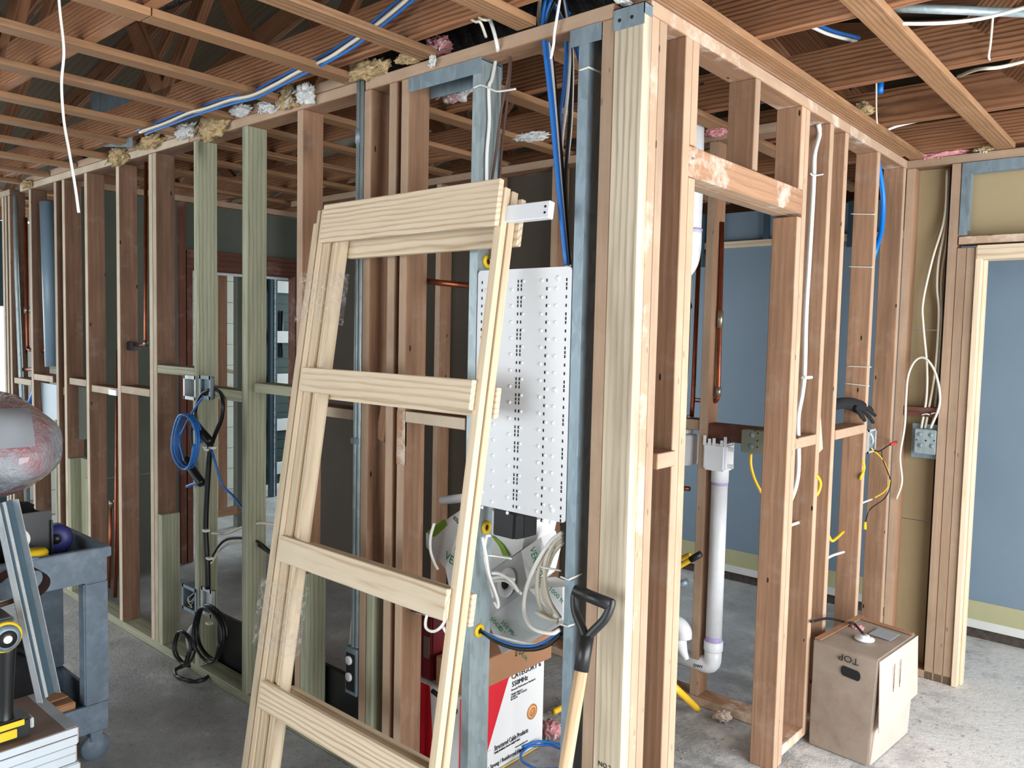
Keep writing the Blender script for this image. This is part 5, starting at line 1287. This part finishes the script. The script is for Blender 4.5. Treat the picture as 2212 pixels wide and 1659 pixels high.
lathe('flange', BLACK, ys, [(0.030, 0.0), (0.050, 0.0), (0.050, 0.004), (0.03, 0.004)], SM, 24)
wr = thing('tape_roll', 'white tape roll standing in the cart tray beside the yellow wire', 'tape', tuple(ax(40, 1165, -1.86)))
c = ax(38, 1165, -1.87); M_ = basis(c, (0.2, 1, 0), (0, 0, 1))
lathe('tape', WHITEC, wr, [(0.018, -0.012), (0.036, -0.012), (0.036, 0.012), (0.018, 0.012)], M_, 22); lathe('core', CARD, wr, [(0.017, -0.0125), (0.017, 0.0125)], M_, 18)
br = thing('tape_roll', 'dark blue tape roll at the back of the cart tray', 'tape', tuple(ax(122, 1160, -2.0)))
c = ax(122, 1163, -1.98); M_ = basis(c, (0.5, 1, 0), (0, 0.2, 1))
lathe('tape', plain('navy_tape', srgb(40, 44, 110), rough=.5), br, [(0.02, -0.02), (0.05, -0.02), (0.05, 0.02), (0.02, 0.02)], M_, 22); lathe('core', BLACK, br, [(0.019, -0.0205), (0.019, 0.0205)], M_, 18)
tag(lump('tool_pouch', BLACKC, (-1.90, -0.655, zf + 0.035), (0.06, 0.06, 0.04), 8.1, amp=0.35, flat=0.8), 'crumpled black tool pouch at the corner of the cart tray', 'pouch')
tag(lump('rag', plain('dirty_rag', srgb(120, 104, 80), rough=.95, bump=.4, scale=30), (-2.16, -0.64, zf + 0.045), (0.05, 0.05, 0.05), 3.1, amp=0.3, flat=0.8), 'dirty tan rag at the far corner of the cart tray', 'rag')
mk = thing('marker', 'grey marker lying on the rim of the cart tray', 'marker', tuple(ax(65, 1208, -1.80)))
tube('barrel', GALVD, mk, [ax(46, 1211, -1.80), ax(82, 1206, -1.80)], 0.008, 10, False)
zl = 0.215 - 0.10 + 0.0125
cb = thing('small_carton', 'brown carton with an open flap on the lower shelf of the cart', 'box', (-1.95, -0.72, zl))
boxes('body', CARD, cb, [(-1.94, -1.82, -0.86, -0.66, zl, zl + 0.11)], bev=0.004)
board('flap', CARD, cb, (-1.88, -0.86, zl + 0.115), (-1.88, -0.68, zl + 0.125), 0.10, 0.004, (1, 0, 0.15))
cp = thing('camera_bag', 'black bag with rope handles on the lower shelf of the cart', 'bag', (-2.05, -0.8, zl))
lump('body', BLACKC, (-2.08, -0.80, zl + 0.15), (0.12, 0.14, 0.17), 5.5, amp=0.25, parent=cp, flat=0.85)
tube('handle', BLACKC, cp, [(-1.97, -0.86, zl + 0.25), (-1.95, -0.80, zl + 0.30), (-1.96, -0.74, zl + 0.24)], 0.008)
bu = thing('bucket_lid', 'black round lid lying on the lower shelf of the cart', 'lid', (-1.93, -1.03, zl))
lathe('disc', BLACK, bu, [(0.085, 0), (0.092, 0.004), (0.092, 0.010), (0.08, 0.012)], Matrix.Translation((-1.93, -1.03, zl)), 26)

# ------------------------------------------------------------------ stack of white edged boards with the drill on top
sx1 = -1.43; c = ax(170, 1568, sx1); sy1, sz = c.y, c.z
sx0 = -1.765; sy0 = sy1 - 1.25
h = sz / 6
for k in range(6):
    z0 = k * h; j = (0.0, 0.004, -0.006, 0.003, -0.004, 0.0)[k]
    lab = ('bottom of the stack of white edged boards at lower left', 'second board up in the white edged stack at lower left', 'third board up in the white edged stack at lower left',
           'fourth board up in the white edged stack at lower left', 'fifth board up in the white edged stack, just under the top one', 'top board of the white edged stack under the drill')[k]
    t = thing('shelf_board', lab, 'board', ((sx0 + sx1) / 2, sy1 - 0.5, z0), 'white edged boards stacked beside the cart')
    boxes('core', BOARDB if k == 5 else PAPERG, t, [(sx0 + 0.004, sx1 - 0.004 + j, sy0, sy1 - 0.004 + j, z0 + 0.003, z0 + h - 0.0005)])
    boxes('edge_band', BOARDW, t, [(sx0 + .01, sx1 + j, sy0, sy1 - 0.004 + j, z0 + 0.001, z0 + h * 0.48), (sx0 + .01, sx1 + 0.001 + j, sy0, sy1 - 0.004 + j, z0 + h * 0.56, z0 + h - 0.003)], bev=0.001)
    boxes('end_band', CARDP, t, [(sx1 - 0.06, sx1 - 0.002 + j, sy1 - 0.004 + j, sy1 + j, z0 + 0.004, z0 + h - 0.004)])
    if k == 5: boxes('tape', TAPE, t, [(sx0 + 0.006, sx1 - 0.004, sy1 - 0.035, sy1 - 0.003, z0 + h - 0.0008, z0 + h + 0.0006)])
zs = sz + 0.0008
DR = thing('cordless_drill', 'yellow and black cordless drill standing on the white edged boards', 'drill', (-1.52, -1.02, zs))
def DX(px, py, X=-1.50): return ax(px, py, X)
xd = -1.50
q0, q1 = DX(-30, 1560), DX(62, 1560)
yc = (DX(18, 1500).y)
b0, b1 = q0.y + 0.0, q1.y
boxes('battery', BLACK, DR, [(xd - 0.045, xd + 0.035, b0, b1, zs, zs + 0.062)], bev=0.010)
boxes('battery_panel', YELLOW, DR, [(xd + 0.034, xd + 0.038, b0 + 0.01, b1 - 0.042, zs + 0.010, zs + 0.036)], bev=0.0015)
boxes('battery_panel', YELLOW, DR, [(xd + 0.034, xd + 0.037, b0 + 0.01, b1 - 0.022, zs + 0.041, zs + 0.058)], bev=0.0012)
boxes('release_latch', CHROME, DR, [(xd - 0.01, xd + 0.028, b1 - 0.004, b1 + 0.006, zs + 0.02, zs + 0.05)], bev=0.002)
mc = DX(5, 1372)
gtop = Vector((xd - 0.005, mc.y + 0.01, mc.z - 0.02))
tube('grip', BLACK, DR, [(xd - 0.005, yc - 0.012, zs + 0.05), (xd - 0.005, yc - 0.008, zs + 0.11), gtop], 0.024, 14, r_of=lambda t: 0.028 - 0.006 * math.sin(math.pi * t))
HM = basis((xd - 0.15, mc.y, mc.z), (0, 1, 0), (0, 0, 1))
lathe('motor_housing', YELLOWP, DR, [(0.02, 0.0), (0.034, 0.01), (0.040, 0.06), (0.043, 0.12), (0.043, 0.155)], HM, 26)
lathe('end_ring', YELLOW, DR, [(0.043, 0.155), (0.0445, 0.160), (0.0445, 0.176), (0.040, 0.180)], HM, 26)
lathe('end_cap', GALVD, DR, [(0.039, 0.176), (0.037, 0.190), (0.026, 0.196)], HM, 26)
lathe('end_badge', BLACK, DR, [(0.026, 0.194), (0.024, 0.199)], HM, 22)
lathe('badge_centre', PAPER, DR, [(0.012, 0.199), (0.011, 0.201)], HM, 18)
boxes('top_vent', BLACK, DR, [(xd - 0.09, xd + 0.022, mc.y - 0.026, mc.y + 0.026, mc.z + 0.035, mc.z + 0.055)], bev=0.006)
boxes('trigger', YELLOW, DR, [(xd - 0.035, xd + 0.004, gtop.y + 0.0, gtop.y + 0.022, mc.z - 0.075, mc.z - 0.045)], bev=0.004)
lathe('chuck', BLACK, DR, [(0.022, -0.05), (0.024, -0.03), (0.024, 0.0)], HM, 20)
# steel track leaning over the boards
TRK = thing('steel_track', 'bright steel channel leaning from the boards across the cart', 'channel', tuple(ax(95, 1506, -1.60)))
a, b = ax(97, 1500, -1.60), ax(6, 1085, -1.66)
a = a + (a - b).normalized() * 0.01
M_ = frame_matrix(a, b, (0.35, -1, 0)); Lc = (b - a).length
boxes('web', STEELB, TRK, [(-Lc / 2, Lc / 2, -0.032, 0.032, -0.001, 0.001)], M=M_)
boxes('flange', CHROME, TRK, [(-Lc / 2, Lc / 2, 0.030, 0.032, -0.001, 0.028), (-Lc / 2, Lc / 2, -0.032, -0.030, -0.001, 0.028)], M=M_)
boxes('bead', CHROME, TRK, [(-Lc / 2, Lc / 2, -0.006, 0.004, 0.0, 0.005)], M=M_)
# rusty clamp hooked on the cart
RC = thing('pipe_hanger', 'rusty curved pipe hanger in front of the cart rim', 'hanger', tuple(ax(40, 1260, -1.70)))
bm = bmesh.new()
c = ax(45, 1262, -1.72); rows = []
for k in range(15):
    a = math.radians(-60 + k * 15)
    ctr = c + Vector((0, 0.075 * math.cos(a), 0.05 * math.sin(a)))
    rows.append([bm.verts.new(ctr + Vector((u, 0, 0))) for u in (-0.035, 0.0, 0.035)])
for a, b in zip(rows, rows[1:]):
    for k in range(2): bm.faces.new((a[k], a[k + 1], b[k + 1], b[k]))
bmesh.ops.solidify(bm, geom=list(bm.faces), thickness=0.004)
RUST = plain('rust', srgb(92, 62, 52), rough=.6, var=.3)
fix(link('band', mesh_of(bm, True), RUST), RC)
tube('rod', RUST, RC, [c + Vector((0, 0.0, -0.045)), c + Vector((0, -0.08, -0.055)), c + Vector((0, -0.16, -0.05))], 0.008)
# plastic wrapped bale above the cart
c = ax(-62, 952, -2.0)
BL = thing('wrapped_bale', 'plastic wrapped bale with a label at the left edge above the cart', 'bale', (c.x, c.y, c.z - 0.27))
rad = (ax(95, 945, -2.0) - c).length
lump('bale', WRAP, c, (0.5, rad, rad * 0.80), 6.2, sub=4, amp=0.10, freq=2.2, parent=BL)
lab_src = bpy.data.objects['bale'].data
bm = bmesh.new(); bm.from_mesh(lab_src)
d0 = (EYE - c).normalized(); uy = Vector((0, 1, 0)); uy = (uy - d0 * uy.dot(d0)).normalized(); uz = d0.cross(uy)
if uz.z < 0: uz = -uz
for nrm_, lim in ((uy, 0.155), (-uy, -0.02), (uz, 0.09), (-uz, 0.03), (-d0, 0.0)):
    bmesh.ops.bisect_plane(bm, geom=list(bm.verts) + list(bm.edges) + list(bm.faces), plane_co=c + nrm_ * lim, plane_no=nrm_, clear_outer=True)
for v_ in bm.verts: v_.co += (v_.co - c).normalized() * 0.003
fix(link('label', mesh_of(bm, True), TAPE), BL)
cr = thing('bale_trestle', 'timber trestle carrying the wrapped bale', 'trestle', (c.x, c.y - 0.1, 0))
zb_ = c.z - rad * 0.80 * 0.98
for x in (c.x - 0.3, c.x + 0.2):
    for y in (-1.85, -1.52):
        lumber('leg', OLD, cr, x, x + T, y, y + T, 0, zb_ - 0.02)
lumber('top_beam', OLD, cr, c.x - 0.36, c.x + 0.34, -1.87, -1.46, zb_ - 0.02, zb_ + 0.02)

# ------------------------------------------------------------------ tufts of loft insulation caught along the plates
def tuft(label, px, py, wpx, hpx, mat, Y=-0.015, seed=1.0, strands=16, mat2=None, dy=0.03):
    c = ay(px, py, Y); s = (ay(px + 10, py, Y) - c).length / 10; sz_ = (ay(px, py + 10, Y) - c).length / 10
    t = thing('insulation_tuft', label, 'insulation', tuple(c))
    rnd = random.Random(int(seed * 100))
    bm = bmesh.new()
    bmesh.ops.create_icosphere(bm, subdivisions=4, radius=1.0)
    for v_ in bm.verts:
        n1 = noise.noise(v_.co * 2.2 + Vector((seed, 0, 0))); n2 = noise.noise(v_.co * 7 + Vector((0, seed, 0)))
        d = 1 + 0.45 * n1 + 0.38 * n2
        v_.co = Vector((v_.co.x * wpx * s * .5, v_.co.y * dy, v_.co.z * hpx * sz_ * .5)) * d + c
    fix(link('wad', mesh_of(bm, True), mat), t)
    lst = []
    for k in range(strands):
        a = rnd.uniform(0, 6.28); p = c + Vector((math.cos(a) * wpx * s * .42, -dy * .6, math.sin(a) * hpx * sz_ * .40))
        e_ = Vector((rnd.uniform(-1, 1), rnd.uniform(-.6, .1), rnd.uniform(-1, .25))) * (hpx * sz_ * .35)
        lst.append(([p, p + e_ * .5 + Vector((rnd.uniform(-.006, .006), 0, rnd.uniform(-.006, .006))), p + e_], rnd.uniform(0.0012, 0.003)))
    tubes('strands', mat2 or mat, t, lst, 5, 4)['kind'] = 'stuff'
    return t
tuft('white and tan insulation wad on the plate above the third brown stud', 622, 208, 44, 52, WOOL, seed=1.1, mat2=WOOLW)
tuft('white crinkled insulation beside the tan and white wad', 660, 203, 24, 42, WOOLW, -0.03, seed=1.4)
tuft('small white insulation scrap under a furring strip end', 581, 230, 26, 26, WOOLW, seed=2.1)
tuft('white insulation scrap above the second green stud', 522, 239, 34, 22, WOOLW, seed=2.7)
tuft('largest tan insulation wad hanging above the first green stud', 458, 275, 54, 50, WOOL, seed=3.2, strands=26)
tuft('grey white insulation wad left of the largest tan one', 405, 282, 40, 32, WOOLW, seed=3.9, mat2=WOOL)
tuft('tan insulation wad over the double brown stud', 325, 306, 48, 30, WOOL, seed=4.4)
tuft('tan insulation hanging over the plate left of the double brown stud', 256, 340, 30, 36, WOOL, seed=5.1, strands=22)
tuft('small tan insulation strand near the far left of the plate', 60, 398, 14, 16, WOOL, seed=5.6)
tuft('long tan insulation wad around the top of the conduit pair', 792, 152, 90, 34, WOOL, seed=6.3, strands=30)
tuft('thin tan insulation wad on the plate under a furring strip', 886, 127, 48, 16, WOOL, seed=6.9)
tuft('pink and white insulation wad behind the plate by the black duct', 947, 102, 44, 40, WOOLP, 0.03, seed=7.4, mat2=WOOLW)
tuft('white drip of insulation on the face of the plate', 935, 128, 10, 28, WOOLW, -0.012, seed=7.9, strands=6, dy=0.01)
tuft('pink white insulation hanging under the steel track', 985, 190, 66, 54, WOOLW, 0.14, seed=8.3, mat2=WOOLP, strands=24)
tuft('tan insulation wad on the right wall plate', 1858, 240, 46, 34, WOOL, 1.62, seed=9.2)
tuft('long pink insulation strip above the end wall plate', 2026, 335, 110, 16, WOOLP, 2.31, seed=9.8, strands=24)
tuft('small tan and white insulation wad at the end of the furring strip', 2128, 322, 44, 16, WOOL, 2.31, seed=10.4, mat2=WOOLW)
tuft('pale insulation flake under the ceiling behind the copper pipes', 1150, 296, 60, 16, WOOLW, 0.35, seed=11.2)
tuft('pink insulation seen above the doorway header', 1545, 285, 46, 18, WOOLP, 1.28, seed=11.9)
tuft('pale insulation wad at the foot of the green trimmer', 700, 1556, 36, 22, WOOLW, 0.02, seed=12.4)
tuft('crumpled paper scrap on the floor inside the doorway', 1562, 1546, 30, 18, CARDP, az(1562, 1552, 0.012).y, seed=12.9, strands=8)
tuft('pinkish insulation scrap on the floor behind the red carton', 1190, 1575, 34, 34, WOOLP, az(1190, 1590, 0.01).y, seed=13.4, mat2=WOOLW)
tuft('pink fibre caught on top of the cardboard box', 1850, 1356, 26, 12, WOOLP, 1.56, seed=14.2, dy=0.02)
tuft('white insulation scrap on the top plate beside the steel shoe', 1345, 3, 22, 10, WOOLW, 0.01, seed=14.9)
# ------------------------------------------------------------------ services in the ceiling
_q = ray(127, -6)
YH = EYE.y + (2.392 - EYE.z) / (_q.z / _q.y)
cable('white_wire', 'bare white wire hanging from the ceiling at upper left', WHITEC, Y3([(127, -6, YH), (130, 30, YH), (138, 110, YH), (133, 180, YH), (138, 260, YH), (150, 330, YH), (162, 400, YH), (170, 459, YH)]), 0.0033)
run = [(300, 284), (350, 268), (400, 246), (440, 235), (490, 218), (540, 206), (590, 183), (640, 155), (700, 128), (750, 96), (800, 60), (850, 20), (890, -15)]
for k, (m, dx, dyp, r_, lab) in enumerate(((BLUEC, -6, -6, .0045, 'upper blue cable strung along the joist above the left wall'), (WHITEC, 2, 2, .006, 'white cable strung along the joist above the left wall'),
                             (BLUEC, 14, 6, .0045, 'lower blue cable strung along the joist above the left wall'), (CREAMC, 6, -2, .005, 'cream cable strung along the joist above the left wall'))):
    cable('ceiling_cable', lab, m, Y3([(x + dx, y + dyp * (0.4 + 0.6 * abs(math.sin(i * 1.3 + k))), -.135 - .011 * k) for i, (x, y) in enumerate(run)]), r_)
def cz(name, label, mat, pts, r, cat='cable'): return cable(name, label, mat, [az(*p) for p in pts], r, cat)
cz('ceiling_cable', 'white cable of the pair in the dark gap at upper right', WHITEC, [(1690, 42, 2.58), (1745, 55, 2.58), (1790, 74, 2.58), (1850, 90, 2.58)], .006)
cz('ceiling_cable', 'blue cable of the pair in the dark gap at upper right', BLUEC, [(1700, 38, 2.60), (1755, 50, 2.60), (1800, 68, 2.60), (1856, 82, 2.60)], .007)
cz('ceiling_cable', 'white cable crossing the ceiling at the upper right corner', WHITEC, [(1940, 51, 2.412), (2000, 51, 2.412), (2060, 48, 2.412), (2130, 38, 2.412), (2230, 12, 2.412)], .005)
tag(tube('steel_conduit', GALV, None, [az(1915, 16, 2.44), az(2240, 29, 2.44)], .0115, 12, False), 'galvanised conduit crossing the ceiling at the upper right corner', 'conduit')
cz('ceiling_wire', 'thin wire loop hanging between joists at right', CREAMC, [(1893, 170, 2.50), (1893, 240, 2.44), (1896, 272, 2.41), (1905, 272, 2.43)], .0035)
cz('ceiling_wire', 'thin wire hanging near the upper right corner', CREAMC, [(2146, 20, 2.50), (2140, 90, 2.45), (2136, 125, 2.42), (2146, 130, 2.44)], .0035)
cz('ceiling_cable', 'sagging grey cable between two joists at far right', CREAMC, [(2070, 165, 2.50), (2110, 150, 2.44), (2160, 145, 2.43), (2230, 128, 2.48)], .006)
cz('ceiling_cable', 'white cable entering behind a joist above the right wall', WHITEC, [(1895, 292, 2.43), (1930, 275, 2.46), (1980, 262, 2.5)], .006)
def duct(label, pts, r, mat):
    t = thing('flex_duct', label, 'duct', tuple(pts[0]))
    P_ = catmull(pts, 40)
    bm = bmesh.new(); add_tube(bm, P_, r, 18, True, lambda u: r * (1 + 0.035 * math.sin(u * 2 * math.pi * 26)))
    fix(link('sleeve', mesh_of(bm, True), mat), t); return t
duct('crinkled black flexible duct between joists behind the left plate', [Vector((-1.35, 0.30, 2.62)), Vector((-0.9, 0.27, 2.58)), Vector((-0.35, 0.26, 2.60)), Vector((0.1, 0.27, 2.66))], 0.10, FOIL)
duct('crinkled black flexible duct high in the loft at left', [Vector((-2.2, -0.42, 2.78)), Vector((-1.5, -0.42, 2.74)), Vector((-0.8, -0.42, 2.72)), Vector((-0.2, -0.42, 2.80))], 0.10, FOIL)
duct('grey flexible duct in the loft above the upper right corner', [Vector((0.2, 0.79, 2.74)), Vector((0.7, 0.79, 2.70)), Vector((1.3, 0.79, 2.74))], 0.12, GALVD)
tag(slab_y('joist_plate', GALVD, None, [(196, 200), (284, 190), (284, 318), (198, 316)], -0.085, 0.006), 'blue grey steel plate fixed on the joist above the left wall', 'plate')
for i, (x, z0_, z1_, y) in enumerate(((-0.40, 0.9, 2.2, .55), (-0.30, 0.9, 2.16, .50))):
    copper(('copper riser seen through the bay beside the data cables, left one', 'copper riser seen through the bay beside the data cables, right one')[i], [(x, y, 0.0), (x, y, z1_)], .011, fits=(((x, y, z1_), (0, 0, .015)),))
copper('horizontal copper pipe crossing behind the brown studs left of the steel stud', [ay(905, 606, .099), ay(1020, 618, .099)], .010)
tag(tube('drain_stub', PVCW, None, Y3([(955, 1081, .30), (1000, 1076, .30)]), 0.016, 14, False), 'white plastic pipe stub poking out behind the leaning frame', 'pipe')
# debris scattered over the slab
bm = bmesh.new(); rnd = random.Random(5)
for k in range(300):
    z = rnd.random()
    if z < .10: x, y = rnd.uniform(-3.2, -0.6), rnd.gauss(-0.06, 0.05)
    elif z < .75: x, y = rnd.uniform(-0.3, 0.5), rnd.uniform(0.3, 2.2)
    else: x, y = rnd.uniform(-1.0, -0.2), rnd.uniform(0.15, 1.2)
    if (-0.02 < x < 0.35 and 1.2 < y < 1.8) or (-1.0 < x < -0.3 and y < 0.6): continue
    s = rnd.uniform(0.002, 0.007); a = rnd.uniform(0, 3.14)
    M_ = Matrix.Translation((x, y, 0.001)) @ Matrix.Rotation(a, 4, 'Z')
    add_box(bm, -s, s, -s * rnd.uniform(.2, .7), s * .4, 0, s * rnd.uniform(.2, .6), M_)
o = link('floor_debris', mesh_of(bm), CHIP); tag(o, 'wood chips and plaster crumbs scattered on the slab', 'debris', kind='stuff')
# ------------------------------------------------------------------ sub-parts: pieces that belong to a part of their thing
bpy.context.view_layer.update()
OWNER = {'caster_wheel': ('caster_fork',), 'screw_hole': ('header_rail',), 'battery_panel': ('battery',), 'release_latch': ('battery',),
         'end_ring': ('motor_housing',), 'end_cap': ('motor_housing', 'run'), 'end_badge': ('motor_housing',), 'badge_centre': ('motor_housing',),
         'knockout': ('body',), 'reel_hole': ('reel_ring',), 'receptacle': ('cover',), 'lettering': ('body', 'lower_face', 'front_face', 'elbow'), 'round_seal': ('body',),
         'white_badge': ('body',), 'tape_strip': ('body',), 'hand_hole': ('body',), 'opening': ('ring',), 'fitting': ('run',), 'trigger': ('grip',), 'broken_rim': ('box',), 'mounting_ear': ('box',)}
base = lambda o: o.name.split('.')[0]
for o in list(bpy.data.objects):
    if base(o) in OWNER and o.parent is not None and 'category' in o.parent:
        sib = [c_ for n_ in OWNER[base(o)] for c_ in o.parent.children if base(c_) == n_]
        if not sib: continue
        ctr = lambda q_: sum((q_.matrix_world @ Vector(b_) for b_ in q_.bound_box), Vector()) / 8
        me_ = ctr(o)
        own = min([c_ for c_ in sib if base(c_) == base(sib[0])], key=lambda c_: (ctr(c_) - me_).length)
        mw = o.matrix_world.copy()
        o.parent = own
        o.matrix_parent_inverse = own.matrix_world.inverted()
        o.matrix_world = mw
bpy.context.view_layer.update()
